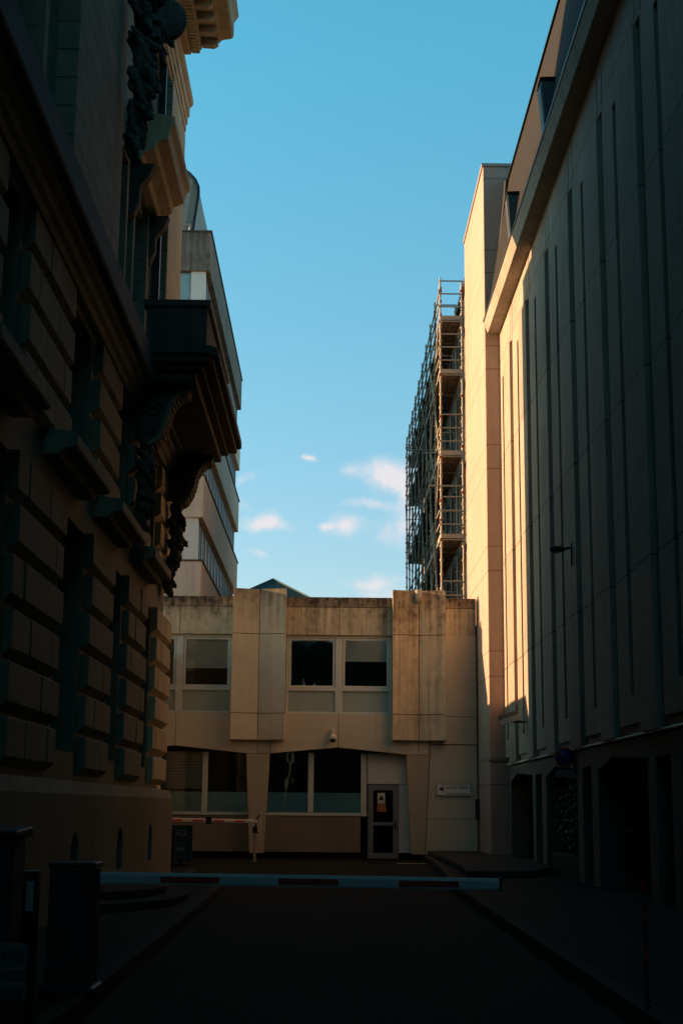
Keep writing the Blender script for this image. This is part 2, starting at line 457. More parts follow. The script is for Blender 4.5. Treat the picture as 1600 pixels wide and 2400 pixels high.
# folded fascia: low over the columns, high at mid bay
fas = MB()
xs_ = [XL, xl - 0.8, xl + (xp1a - xl) / 2 - 0.05, X(577, 1764), (xp1a + xp1b) / 2, X(632, 1764), xm, X(952, 1768), (xp2a + xp2b) / 2, xw]
zz_ = [zpk, zfb, zpk + 0.02, zfb, zfb, zfb, zpk, zfb, zfb, zfb]
for i in range(len(xs_) - 1):
    a, b = xs_[i] + G, xs_[i + 1] - G
    if i in (3, 4, 7, 8): a, b = xs_[i] + (G if i in (4, 8) else -G), xs_[i + 1] + (G if i in (3, 7) else -G) - (2 * G if i in (3, 7) else 0)
    top = zs - G if xs_[i + 1] < xw - 0.01 else zs - G
    fas.prism([(a, zz_[i]), (b, zz_[i + 1]), (b, top), (a, top)], 'y', YF + 0.002, YF + 0.24)
fas.build('fascia_panel', M['conc_clean'], annex, 0.008)
# right-hand plain wall
rw = MB()
lv = [0.16, Z(1060, 1920), Z(1060, 1745), Z(1060, 1680), zh + 0.02]
for z0, z1 in zip(lv, lv[1:]):
    x0 = xp2b if z0 > zpk else xw + 0.02
    if z1 <= Z(1060, 1680) + 0.01 and z0 > Z(1060, 1750): x0 = xw + 0.02
    panel(rw, x0, XR, z0, z1, YF + (0.0 if z0 > 1.4 else 0.03), YF + 0.2)
for z0, z1 in zip(lv, lv[1:]):
    if z0 > zfb - .2: continue
    xe = lambda z_: X(996, 1997) + (X(1006, 1766) - X(996, 1997)) * min(1, (z_ - .17) / (zfb - .17))
    z1c = min(z1, zfb) - G
    rw.prism([(xe(z0 + G) + .015, z0 + G), (xw + 0.02 + G, z0 + G), (xw + 0.02 + G, z1c), (xe(z1c) + .015, z1c)], 'y', YF + (0.0 if z0 > 1.4 else 0.03), YF + 0.2)
rw.build('end_wall', M['conc_clean'], annex, 0.008)
MB().box(X(990, 1900), xw + 0.03, YF + 0.21, YF + 0.25, 0.1, zfb).build('joint_backing', M['plinth'], annex)
# the two folded pilasters (shallow V, hinge set back)
for k, (a, b, ztp) in enumerate(((xp1a, xp1b, 8.23), (xp2a, xp2b, 8.22))):
    c = (a + b) / 2; zb = Z(610, 1735) if k == 0 else Z(980, 1737)
    pil = MB()
    lev = [zb, zs - 0.005, zh, ztp]
    for z0, z1 in zip(lev, lev[1:]):
        for q0, q1, y0, y1 in ((a, c - G, 43.92, 44.13), (c + G, b, 44.13, 43.92)):
            pil.prism([(q0, y0), (q1, y1), (q1, YF + 0.02), (q0, YF + 0.02)], 'z', z0 + G, z1 - G)
    pil.build('pilaster', M['conc_streak'] if k else M['conc'], annex, 0.008)
# tapered ground-floor columns
for (ul, ur, bl, br) in ((577, 632, 584, 616), (952, 1006, 963, 996)):
    mb = MB()
    x0, x1, x2, x3 = X(ul, 1766), X(ur, 1766), X(br, 1997), X(bl, 1997)
    mb.prism([(x0, zfb - G), (x1, zfb - G), (x2, 0.17), (x3, 0.17)], 'y', YF + 0.012, YF + 0.5)
    mb.build('column', M['column'], annex, 0.008)
mb = MB(); d = xp1a - xl + (xp1b - xp1a)
x0, x1, x2, x3 = [X(q, 1850) - d for q in (577, 632, 616, 584)]
mb.prism([(x0, zfb - G), (x1, zfb - G), (x2, 0.17), (x3, 0.17)], 'y', YF + 0.012, YF + 0.5); mb.build('column', M['column'], annex, 0.008)
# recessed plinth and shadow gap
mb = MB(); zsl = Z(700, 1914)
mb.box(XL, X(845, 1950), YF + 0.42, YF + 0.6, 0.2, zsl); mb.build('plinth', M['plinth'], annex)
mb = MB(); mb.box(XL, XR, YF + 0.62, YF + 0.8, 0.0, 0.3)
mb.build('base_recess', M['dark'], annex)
# interior shell behind the windows
mb = MB()
mb.box(XL, XR, 48.0, 48.2, 0, 7.6); mb.box(XL, XR, YF + 0.61, 56, 0.02, 0.1); mb.box(XL, XR, YF + 0.26, 48.0, 3.75, 3.95)
mb.box(XL, XR, YF + 0.26, 56, 7.0, 7.2); mb.box(XL - 0.2, XL, YF + 0.2, 56, 0, 7.6); mb.box(XL, XR, 55.8, 56, 0, 7.2)
mb.box(XL, XR - 0.01, YF + 0.3, YF + 0.38, 3.2, 3.74)
mb.build('interior', M['room'], annex)
for q in ((xp1a + xp1b) / 2, (xp2a + xp2b) / 2):
    MB().box(q - 0.7, q + 0.7, YF + 0.27, YF + 0.4, zs - 0.3, zh + 0.2).build('pier_backing', M['room'], annex)


def frame(mb, x0, x1, z0, z1, w, y0, y1):
    mb.box(x0, x0 + w, y0, y1, z0, z1); mb.box(x1 - w, x1, y0, y1, z0, z1)
    mb.box(x0 + w, x1 - w, y0 + .001, y1 - .001, z0, z0 + w); mb.box(x0 + w, x1 - w, y0 + .001, y1 - .001, z1 - w, z1)


def upper_bay(x0, x1, blinds):
    """two windows over two spandrel panels in one frame"""
    y = YF + 0.13
    zt, zb, ztr = zh - 0.0, zs, Z(730, 1613)
    m_ = MB(); frame(m_, x0, x1, zb, zt, 0.075, y, y + 0.1)
    c = (x0 + x1) / 2
    m_.box(c - 0.11, c + 0.11, y - 0.02, y + 0.09, zb + 0.075, zt - 0.075)
    for a, b in ((x0 + 0.075, c - 0.11), (c + 0.11, x1 - 0.075)):
        m_.box(a, b, y - 0.025, y + 0.095, ztr - 0.075, ztr + 0.02)
    fr = m_.build('window_frame', M['frame'], annex, 0.008)
    for k, (a, b) in enumerate(((x0 + 0.075, c - 0.11), (c + 0.11, x1 - 0.075))):
        w = MB(); frame(w, a + 0.01, b - 0.01, ztr + 0.025, zt - 0.08, 0.07, y + 0.012, y + 0.08)
        so = w.build('window', M['frame'], annex, 0.006)
        MB().box(a + 0.07, b - 0.07, y + 0.045, y + 0.053, ztr + 0.085, zt - 0.14).build('pane', M['glass'], so)
        MB().box(a, b, y + 0.04, y + 0.07, zb + 0.075, ztr - 0.076).build('spandrel', M['spandrel'], annex)
        if blinds[k]:
            bz = zt - 0.1 - blinds[k] * (zt - ztr)
            bm_ = MB(); bm_.box(a + 0.06, b - 0.06, y + 0.11, y + 0.116, bz, zt - 0.05)
            bm_.box(a + 0.06, b - 0.06, y + 0.106, y + 0.122, bz - 0.03, bz)
            bm_.build('roller_blind', M['blind'], so)


MB().box(xl, xp1a, YF + 0.06, YF + 0.26, zs - 0.012, zs + 0.03).build('sill', M['frame'], annex)
MB().box(xp1b, xp2a, YF + 0.06, YF + 0.26, zs - 0.012, zs + 0.03).build('sill', M['frame'], annex)
upper_bay(xl + 0.01, xp1a - 0.01, (0, 0.55)); upper_bay(xp1b + 0.01, xp2a - 0.01, (0, 0.40))
MB().box(XL, xl, YF + 0.05, YF + 0.25, zs, zh).build('wall_panel', M['conc'], annex)

# ground floor glazing, set back behind the columns
yg = YF + 0.40
def g_window(x0, x1, zb, zt, mull, film, slats):
    w = MB(); w.box(x0, x1, yg, yg + 0.09, zb, zb + 0.09)
    w.box(x0, x1, yg + 0.002, yg + 0.09, zt, zt + 0.1)
    for q, hw in mull: w.box(q - hw, q + hw, yg - 0.012, yg + 0.09, zb + 0.09, zt)
    fr = w.build('window', M['frame'], annex, 0.006)
    e = [x0] + [q for q, _ in mull] + [x1]
    for k in range(len(e) - 1):
        MB().box(e[k] + 0.03, e[k + 1] - 0.03, yg + 0.05, yg + 0.058, zb + 0.07, zt + 0.02).build('pane', M['glass'], fr)
        MB().box(e[k] + 0.04, e[k + 1] - 0.04, yg + 0.064, yg + 0.068, zb + 0.08, film).build('frosted_film', M['film'], fr)
        if slats[k]:
            s_ = MB(); zz = film - 0.5
            zz = film + 0.1; n = 0
            while zz < zt + 0.02:
                s_.prism([(yg + 0.085, zz), (yg + 0.105, zz + 0.030), (yg + 0.108, zz + 0.028), (yg + 0.088, zz - 0.002)], 'x', e[k] + 0.06, e[k + 1] - 0.06)
                zz += 0.046
            s_.build('venetian_blind', M[slats[k]], fr)
zgb, zgt, zfm = Z(700, 1912), zpk - 0.02, Z(680, 1857)
xd0, xd1 = X(862, 1900, yg), X(933, 1900, yg)
g_window(X(390, 1850, yg) - 1.4, X(590, 1850, yg), zgb, zgt, [(X(480, 1850, yg), 0.085)], zfm, ('slat', None))
g_window(X(614, 1850, yg), X(860, 1850, yg), zgb, zgt, [(X(728, 1850, yg), 0.085), (X(852, 1850, yg), 0.09)], zfm, (None, 'room', None))
M['slat_dim'] = M['room']
# door and its white panels
pw = MB()
zdt = Z(897, 1840, yg)
pw.box(xd0 - 0.02, X(966, 1800, yg), yg + 0.03, yg + 0.1, zdt + 0.03, zgt + 0.14)
pw.box(xd1 + 0.015, X(968, 1900, yg), yg + 0.034, yg + 0.1, 0.2, zdt + 0.02)
pw.build('wall_panel', M['white_frame'], annex, 0.006)
dr = MB(); frame(dr, xd0, xd1, 0.03, zdt, 0.16, yg - 0.02, yg + 0.07)
zmr = Z(897, 1931, yg)
dr.box(xd0 + 0.16, xd1 - 0.16, yg - 0.018, yg + 0.066, zmr - 0.05, zmr + 0.05)
door = dr.build('door', M['alu'], annex, 0.006)
for z0, z1 in ((0.19, zmr - 0.05), (zmr + 0.05, zdt - 0.16)):
    MB().box(xd0 + 0.15, xd1 - 0.15, yg + 0.02, yg + 0.03, z0 - 0.01, z1 + 0.01).build('pane', M['glass_dark'], door)
hd = MB(); hd.box(xd1 - 0.12, xd1 - 0.07, yg - 0.04, yg - 0.02, zmr - 0.16, zmr + 0.08)
hd.tube((xd1 - 0.095, yg - 0.04, zmr - 0.02), (xd1 - 0.095, yg - 0.09, zmr - 0.02), 0.012)
hd.tube((xd1 - 0.095, yg - 0.085, zmr - 0.02), (xd1 - 0.21, yg - 0.085, zmr - 0.02), 0.011)
hd.build('handle', M['blackmetal'], door)
# connected side wing, returning towards the lane behind the old building
sw = MB(); sw.box(-14, -5.15, 37.9, YF - 0.05, 0, 6.25); sw.build('side_wing', M['conc'], annex)

# notice + orange sheet on the door, sill ornaments
n_ = at(893, 1871, y=yg + 0.01)
nt_ = thing('paper_notice', 'white paper notice with a dark triangle taped inside the glass door', 'notice')
MB().box(n_.x - 0.115, n_.x + 0.115, yg + 0.012, yg + 0.015, n_.z - 0.16, n_.z + 0.16).build('sheet', M['paper'], nt_)
MB().prism([(n_.x - 0.085, n_.z - 0.06), (n_.x + 0.085, n_.z - 0.06), (n_.x, n_.z + 0.11)], 'y', yg + 0.006, yg + 0.011).build('triangle', M['ink'], nt_)
MB().prism([(n_.x - 0.14, n_.z - 0.40), (n_.x + 0.18, n_.z - 0.42), (n_.x + 0.11, n_.z - 0.17), (n_.x - 0.12, n_.z - 0.17)], 'y', yg + 0.011, yg + 0.016)
b_ = MB(); b_.prism([(n_.x - 0.13, n_.z - 0.40), (n_.x + 0.17, n_.z - 0.42), (n_.x + 0.12, n_.z - 0.17), (n_.x - 0.12, n_.z - 0.17)], 'y', yg + 0.010, yg + 0.017)
tag(b_.build('paper_notice', M['orange']), 'orange tapering sheet hanging under the white notice on the door', 'notice')
for (u, hgt, r, lab) in ((711, 0.30, 0.05, 'pale tall bottle on the sill behind the upper dark window'), (737, 0.16, 0.07, 'small pale ring-shaped pot on the sill behind the upper dark window')):
    p = at(u, 1606, y=YF + 0.36); zb = Z(730, 1613) + 0.03
    o = MB(); o.lathe((p.x, YF + 0.40, zb), [(r, 0), (r, hgt * .55), (r * .4, hgt * .7), (r * .4, hgt * .85), (r * .62, hgt), (0.002, hgt)], 14)
    tag(o.build('bottle' if hgt > .2 else 'pot', M['white_frame']), lab, 'bottle' if hgt > .2 else 'pot')
# board carrying the ornaments
MB().box(xp1b + 0.1, xp2a - 0.1, YF + 0.26, YF + 0.55, Z(730, 1613) - 0.05, Z(730, 1613) + 0.03).build('inner_sill', M['frame'], annex)

# sign ◄ accueil Mairie
s0, s1 = at(1022, 1838, y=YF - 0.03), at(1102, 1864, y=YF - 0.03)
sg = thing('direction_sign', 'white direction sign with a left arrow on the annex wall', 'sign')
zc = (s0.z + s1.z) / 2; hh = 0.17
MB().box(s0.x, s1.x, YF - 0.03, YF - 0.002, zc - hh, zc + hh).build('plate', M['plate'], sg, 0.006)
fr_ = MB(); frame(fr_, s0.x - .008, s1.x + .008, zc - hh - .008, zc + hh + .008, 0.016, YF - 0.036, YF - 0.002); fr_.build('rim', M['alu'], sg)
MB().prism([(s0.x + 0.06, zc + 0.02), (s0.x + 0.22, zc + 0.10), (s0.x + 0.22, zc - 0.06)], 'y', YF - 0.035, YF - 0.03).build('arrow', M['redink'], sg)
text('lettering', 'accueil Mairie', 0.155, ((s0.x + s1.x) / 2 + 0.11, YF - 0.033, zc + 0.075), (rad(90), 0, 0), M['ink'], sg, 0.66)
sp_ = MB(); xx_ = (s0.x + s1.x) / 2 - .2
for w_ in (.13, .05, .08, .11, .04, .12):      # second line too small to read: word-length dashes
    sp_.box(xx_, xx_ + w_, YF - 0.033, YF - 0.030, zc - .132, zc - .108); xx_ += w_ + .018
sp_.build('small_print', M['ink'], sg)

# dome camera
p = at(780, 1715, y=YF)
dc = thing('dome_camera', 'white dome security camera on the annex fascia', 'camera')
mb = MB(); mb.box(p.x - 0.07, p.x + 0.07, YF - 0.03, YF, p.z - 0.09, p.z + 0.10)
mb.tube((p.x, YF - 0.02, p.z + 0.03), (p.x, YF - 0.2, p.z + 0.03), 0.04, 12); mb.tube((p.x, YF - 0.2, p.z + 0.05), (p.x, YF - 0.2, p.z - 0.08), 0.045, 14)
mb.build('bracket', M['cream'], dc)
mb = MB(); mb.lathe((p.x, YF - 0.2, p.z - 0.24), [(0.11, 0.0), (0.125, 0.03), (0.12, 0.09), (0.06, 0.15), (0.045, 0.17)], 24); mb.build('housing', M['cream'], dc)
mb = MB(); mb.lathe((p.x, YF - 0.2, p.z - 0.24), [(0.09, 0.0), (0.085, -0.04), (0.06, -0.075), (0.02, -0.092), (0.002, -0.094)], 24); mb.build('lens_dome', M['blackmetal'], dc)

# metal flue on top of the right pilaster
a_, b_ = at(980, 1383, y=43.95), at(980, 1414, y=43.95)
mb = MB(); mb.lathe((a_.x, 43.95, b_.z), [(0.001, 0), (0.1, 0), (0.1, a_.z - b_.z), (0.085, a_.z - b_.z), (0.085, 0.05), (0.001, 0.05)], 24)
mb.box(a_.x - 0.12, a_.x + 0.12, 44.02, 44.14, b_.z + 0.05, b_.z + 0.09); mb.box(a_.x - 0.12, a_.x + 0.12, 44.02, 44.14, b_.z + 0.25, b_.z + 0.29)
tag(mb.build('flue_pipe', M['galv']), 'short galvanised flue pipe fixed to the top of the right pilaster', 'pipe')

# black meter box on a post
p = at(1121, 1873, y=YF - 0.25)
mbx = thing('junction_box', 'tall black box on a thin post beside the tower corner', 'box')
MB().box(p.x - 0.10, p.x + 0.085, YF - 0.32, YF - 0.14, Z(1119, 1921), p.z).build('housing', M['blackmetal'], mbx, 0.01)
MB().box(p.x + 0.02, p.x + 0.07, YF - 0.26, YF - 0.2, 0.29, Z(1119, 1921)).build('post', M['blackmetal'], mbx)
MB().tube((p.x - 0.01, YF - 0.325, p.z - 0.32), (p.x - 0.01, YF - 0.318, p.z - 0.32), 0.014, 10).build('lock', M['galv'], mbx)

# ------------------------------------------------------------------ concrete stair tower
XT, Y0, Y1 = 4.55, 41.1, 47.3
tw = thing('concrete_tower', 'tall pale concrete tower sunlit on its lane side', 'tower')
MB().box(XT, 9.5, Y0, Y1, 0, 21.1).build('wall', M['tower'], tw, 0.02)
MB().box(XT - 0.04, 9.54, Y0 - 0.04, Y1 + 0.04, 21.1, 21.2).build('coping', M['zinc'], tw)
MB().box(XT - 0.03, XT + 0.6, Y0 - 0.03, Y0 - 0.001, 2.86, 2.92).build('drip_moulding', M['slitbase'], tw)

# ------------------------------------------------------------------ ribbed building with slit windows (right)
slb = thing('slit_building', 'ribbed concrete building with slit windows along the right of the lane', 'building')
XS, YE, YN = 5.0, 41.09, -29.8
per = 3.35
strips, grooves, slits = [], [], []
k = 0
while 39.72 - per * k > YN:
    y = 39.72 - per * k
    strips.append((y - 1.19, y)); grooves.append((y - 1.19 - 0.34, y - 1.19)); k += 1
k = -1
while 37.23 - per * k > YN:
    y = 37.23 - per * k
    if y < YE - 0.2: slits.append((y - 0.28, y))
    k += 1
ZB, ZE = 2.80, 15.65
A = [YN, YE] + [q for s in strips + grooves + slits for q in s if YN < q < YE]
for g in grooves: A += [q for q in (g[0] - 0.1, g[0] - 0.04, g[1] + 0.04, g[1] + 0.1) if q > YN]
A = [q for q in A if YN <= q <= YE]
B = [ZB, 2.97, 3.45, 14.1, 14.55, ZE]
def fld(a, b):
    for y0, y1 in grooves:
        if y0 < a < y1: return 0.10 if b < 14.55 else 0.0
        if b > 14.55 and (y0 - 0.1 < a < y0 - 0.04 or y1 + 0.04 < a < y1 + 0.1): return 0.15
    for y0, y1 in strips:
        if y0 < a < y1: return -0.045 if b < 14.55 else 0.0
    if b < 2.97: return 0.08
    for y0, y1 in slits:
        if y0 < a < y1 and 3.45 < b < 14.1: return None
    return 0.0
mb = MB(); mb.relief(A, B, fld, 0.42, lambda a, b, d: (XS + d, a, b))
mb.build('wall', M['slit'], slb)
for y0, y1 in slits:
    w = MB(); w.box(XS + 0.22, XS + 0.26, y0 - 0.03, y1 + 0.03, 3.4, 14.15)
    so = w.build('window', M['glass_dark'], slb)
    f_ = MB(); f_.box(XS + 0.18, XS + 0.22, y0, y0 + 0.04, 3.45, 14.1); f_.box(XS + 0.18, XS + 0.22, y1 - 0.04, y1, 3.45, 14.1)
    z_ = 3.45
    while z_ < 14.1: f_.box(XS + 0.185, XS + 0.219, y0 + 0.04, y1 - 0.04, z_, z_ + 0.06); z_ += 3.08
    f_.build('frame', M['blackmetal'], so)
MB().box(XS + 0.45, XS + 0.6, YN, YE, 2.6, 15.9).build('interior', M['room'], slb)
MB().box(XS + 0.6, 14, YN, YE, 15.4, 15.6).build('ceiling_slab', M['room'], slb)
MB().box(14, 14.2, YN, YE, 0, 20.6).build('rear_wall', M['slitbase'], slb)
MB().box(5, 14.2, YN - 0.2, YN, 0, 20.6).build('gable_wall', M['slit'], slb)
# conduit and small cable along the base line
cd = MB(); cd.tube((XS + 0.02, YN, 2.78), (XS + 0.02, 40.9, 2.78), 0.022, 8)
y_ = 40.5
while y_ > 8: cd.box(XS - 0.005, XS + 0.06, y_ - 0.02, y_ + 0.02, 2.75, 2.81); y_ -= 1.4
cd.build('conduit', M['plate'], slb)
# ground floor with openings
ops = []
k = 0
while 40.6 - 6.6 * k > YN + 5:
    ops.append((36.3 - 6.6 * k, 40.6 - 6.6 * k)); ops.append((34.7 - 6.6 * k, 35.72 - 6.6 * k)); k += 1
A = [YN, YE] + [q for o in ops for q in o]; B = [0.0, 0.27, 2.40, 2.50, 2.74]
def fld2(a, b):
    for y0, y1 in ops:
        if y0 < a < y1:
            top = 2.50 if y1 - y0 > 2 else 2.40
            return None if b < top else 0.0
    return 0.0
mb = MB(); mb.relief(A, B, fld2, 0.5, lambda a, b, d: (XS + 0.08 + d, a, b))
for y0, y1 in ops:
    if y1 - y0 > 2:
        mb.prism([(y1 + 0.001, 2.5), (y1 + 0.001, 2.30), (y1 - 1.3, 2.499)], 'x', XS + 0.081, XS + 0.575)
        mb.prism([(y0 - 0.001, 2.5), (y0 - 0.001, 2.40), (y0 + 2.8, 2.499)], 'x', XS + 0.081, XS + 0.575)
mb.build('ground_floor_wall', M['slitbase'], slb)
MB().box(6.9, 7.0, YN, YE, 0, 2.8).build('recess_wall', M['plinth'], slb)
for k, (y0, y1) in enumerate(ops):
    if y1 - y0 > 2:
        n = 4; w = (y1 - y0) / n
        dr = MB()
        for i in range(n):
            a, b = y0 + i * w, y0 + (i + 1) * w
            for (p0, p1, q0, q1) in ((a, a + .06, .15, 2.5), (b - .06, b, .15, 2.5), (a + .06, b - .06, .15, .35), (a + .06, b - .06, 2.3, 2.5), (a + .06, b - .06, 1.1, 1.2)):
                dr.box(6.2, 6.27, p0, p1, q0, q1)
        do = dr.build('door', M['cabinet'], slb)
        MB().box(6.24, 6.25, y0, y1, 0.2, 2.5).build('pane', M['glass_dark'], do)
MB().box(5.09, 5.9, 36.32, 40.58, 0.02, 0.22).build('threshold', M['kerb'], slb)
# leaning fascia, soffit and gutter
mb = MB(); mb.prism([(4.52, 15.98), (4.63, 15.65), (5.02, 15.651), (5.3, 15.651), (5.3, 15.98)], 'y', YN, 41.05); mb.build('eave', M['slit'], slb)
mb = MB(); mb.prism([(4.49, 16.04), (4.50, 15.99), (4.66, 15.981), (4.66, 16.04)], 'y', YN, 41.05); mb.build('gutter', M['blackmetal'], slb)
# steep slate roof
mb = MB(); mb.prism([(4.60, 16.03), (5.33, 20.6), (9.0, 21.2), (14.0, 16.03)], 'y', YN, 41.03); mb.build('roof', M['slate'], slb)
MB().prism([(5.26, 20.56), (5.30, 20.72), (5.6, 20.74), (5.6, 20.66)], 'y', YN, 41.04).build('ridge_cap', M['blackmetal'], slb)
# triangular dormers standing on the eave
for uv0, uv1, ub in (((1265, 188), (1291, 188), (1280, 270)), ((1187, 455), (1207, 455), (1199, 535))):
    yd = at(*ub, x=4.62).y
    p = at(*uv0, y=yd)
    xo, zt = p.x, p.z
    xr = 4.60 + (zt - 16.03) * 0.1597
    d = MB(); d.prism([(4.60, 16.1), (xo + 0.02, zt), (xr + 0.3, zt), (4.9, 16.1)], 'y', yd, yd + 0.5)
    do = d.build('dormer', M['tealroof'], slb)
    MB().prism([(xo - 0.01, zt), (xo - 0.01, zt + 0.06), (xr + 0.3, zt + 0.09), (xr + 0.3, zt)], 'y', yd - 0.04, yd + 0.54).build('dormer_roof', M['slate'], do)
    g_ = MB(); g_.prism([(4.585, 16.15), (xo + 0.002, zt - 0.06), (xo + 0.018, zt - 0.06), (4.6, 16.15)], 'y', yd + 0.07, yd + 0.43); g_.build('pane', M['cabinet'], do)
pts = [at(1186, 425, y=40.9), at(1183, 470, y=40.9), at(1166, 640, y=40.9)]
MB().path(pts, 0.07, 8).build('downpipe', M['blackmetal'], slb)

# ------------------------------------------------------------------ cctv camera, lamp, parking sign on that wall
ct = thing('cctv_camera', 'cream bullet security camera on a wall bracket near the tower', 'camera')
yc = 36.4
f0, f1 = at(1170, 1687, y=yc), at(1217, 1672, y=yc)
ax = (f1 - f0).normalized(); up = Vector((-ax.z, 0, ax.x))
def sect(c, pts): return [c + q[0] * Vector((0, 1, 0)) + q[1] * up for q in pts]
prof = [(-.08, -.15), (.08, -.15), (.10, -.02), (.08, .085), (-.08, .085), (-.10, -.02)]
mb = MB(); P0, P1 = sect(f0 + ax * 0.03, prof), sect(f1, prof)
mb.raw(P0 + P1, [(0, 1, 2, 3, 4, 5), (11, 10, 9, 8, 7, 6)] + [(i, (i + 1) % 6, 6 + (i + 1) % 6, 6 + i) for i in range(6)])
mb.build('housing', M['plate'], ct, 0.008)
mb = MB(); pr = [(-.11, .088), (.11, .088), (.115, .0), (.12, .0), (.116, .10), (-.116, .10), (-.12, .0), (-.115, .0)]
P0, P1 = sect(f0 + ax * 0.0, pr), sect(f1 - ax * 0.02, pr)
mb.raw(P0 + P1, [tuple(range(8)), tuple(range(15, 7, -1))] + [(i, (i + 1) % 8, 8 + (i + 1) % 8, 8 + i) for i in range(8)])
mb.build('sun_shield', M['greyplate'], ct)
mb = MB(); mb.tube(f0 + ax * 0.028, f0 + ax * 0.03 + ax * 0.001, 0.045, 16); mb.build('lens', M['blackmetal'], ct)
mb = MB(); j = f0 + ax * 0.36 - up * 0.05
e = Vector((j.x, yc, at(1203, 1692, y=yc).z))
mb.tube(j, e, 0.028, 10); mb.tube(e + Vector((-.02, 0, 0)), (XS, yc, e.z), 0.028, 10); mb.box(XS - 0.02, XS + 0.01, yc - 0.07, yc + 0.07, e.z - 0.2, e.z + 0.12)
mb.build('bracket', M['blackmetal'], ct)
cb = MB(); pts = []
for i in range(17):
    t = i / 16
    pts.append(Vector((f1.x - 0.05 + 0.12 * math.sin(t * 3.4) + t * 0.04, yc - 0.05, f1.z - 0.08 - 0.38 * math.sin(t * math.pi * 0.86) - 0.05 * t)))
cb.path(pts, 0.008, 6); cb.build('cable', M['blackmetal'], ct)

lp = thing('wall_lamp', 'dark cobra-head street lamp fixed high on the ribbed wall', 'lamp')
yl = 29.0
h0, h1 = at(1287, 1286, y=yl), at(1322, 1287, y=yl)
mb = MB(); n = 12; rows = []
for i in range(9):
    t = i / 8; c = h0.lerp(h1, t); r = 0.10 * math.sin(math.pi * min(1, 0.12 + t * 0.75)) ** 0.6
    rows.append([c + Vector((0, r * 1.1 * math.cos(2 * math.pi * k / n), (0.62 if math.sin(2 * math.pi * k / n) > 0 else 0.75) * r * math.sin(2 * math.pi * k / n))) for k in range(n)])
mb.raw([q for r_ in rows for q in r_], [(i * n + k, i * n + (k + 1) % n, (i + 1) * n + (k + 1) % n, (i + 1) * n + k) for i in range(8) for k in range(n)], True)
mb.raw(rows[0], [tuple(range(n))]); mb.raw(rows[-1], [tuple(range(n))])
mb.build('lamp_head', M['blackmetal'], lp)
mb = MB(); c = h0.lerp(h1, 0.42); mb.lathe((c.x, yl, c.z - 0.085), [(0.002, -0.02), (0.05, -0.012), (0.085, 0.02)], 14); mb.build('lens', M['glass'], lp)
mb = MB(); mb.path([h1 - Vector((0.03, 0, 0)), h1 + Vector((0.10, 0, 0.03)), (XS - 0.06, yl, h1.z + 0.02)], 0.03, 10); mb.box(XS - 0.08, XS - 0.0, yl - 0.05, yl + 0.05, h1.z - 0.35, h1.z + 0.12)
mb.build('bracket', M['blackmetal'], lp)

ps = thing('parking_sign', 'round blue no-parking sign with red ring above a RAPPEL plate', 'sign')
ys = 29.9
c = at(1322, 1775, y=ys)
disc = MB(); disc.lathe((c.x, ys, c.z), [(0.001, -0.004), (0.20, -0.004), (0.205, 0.0), (0.205, 0.015), (0.001, 0.015)], 40, 'y'); disc.build('disc', M['signblue'], ps)
ring = MB()
for i in range(40):
    t0, t1 = 2 * math.pi * i / 40, 2 * math.pi * (i + 1) / 40
    q = [(c.x + r * math.cos(t), c.z + r * math.sin(t)) for r, t in ((0.155, t0), (0.2, t0), (0.2, t1), (0.155, t1))]
    ring.prism(q, 'y', ys - 0.009, ys - 0.0045)
ring.build('ring', M['signred'], ps)
s_ = MB(); s_.prism([(c.x - .125, c.z + .093), (c.x - .093, c.z + .125), (c.x + .125, c.z - .093), (c.x + .093, c.z - .125)], 'y', ys - 0.012, ys - 0.0085); s_.build('slash', M['signred'], ps)
pz = at(1322, 1814, y=ys).z
MB().box(c.x - 0.18, c.x + 0.18, ys - 0.005, ys + 0.01, pz - 0.07, pz + 0.07).build('plate', M['greyplate'], ps, 0.004)
text('lettering', 'RAPPEL', 0.11, (c.x, ys - 0.008, pz), (rad(90), 0, 0), M['ink'], ps, 0.28)
bk = MB(); bk.tube((c.x + 0.19, ys + 0.04, pz - 0.1), (c.x + 0.19, ys + 0.04, c.z + 0.33), 0.022, 10)
for zz in (pz, c.z - .1, c.z + .1): bk.box(c.x - 0.1, c.x + 0.21, ys + 0.016, ys + 0.03, zz - 0.015, zz + 0.015)
for zz in (pz - 0.05, c.z + 0.3): bk.box(c.x + 0.17, XS + 0.09, ys + 0.02, ys + 0.06, zz - 0.02, zz + 0.02)
bk.build('bracket', M['galv'], ps)

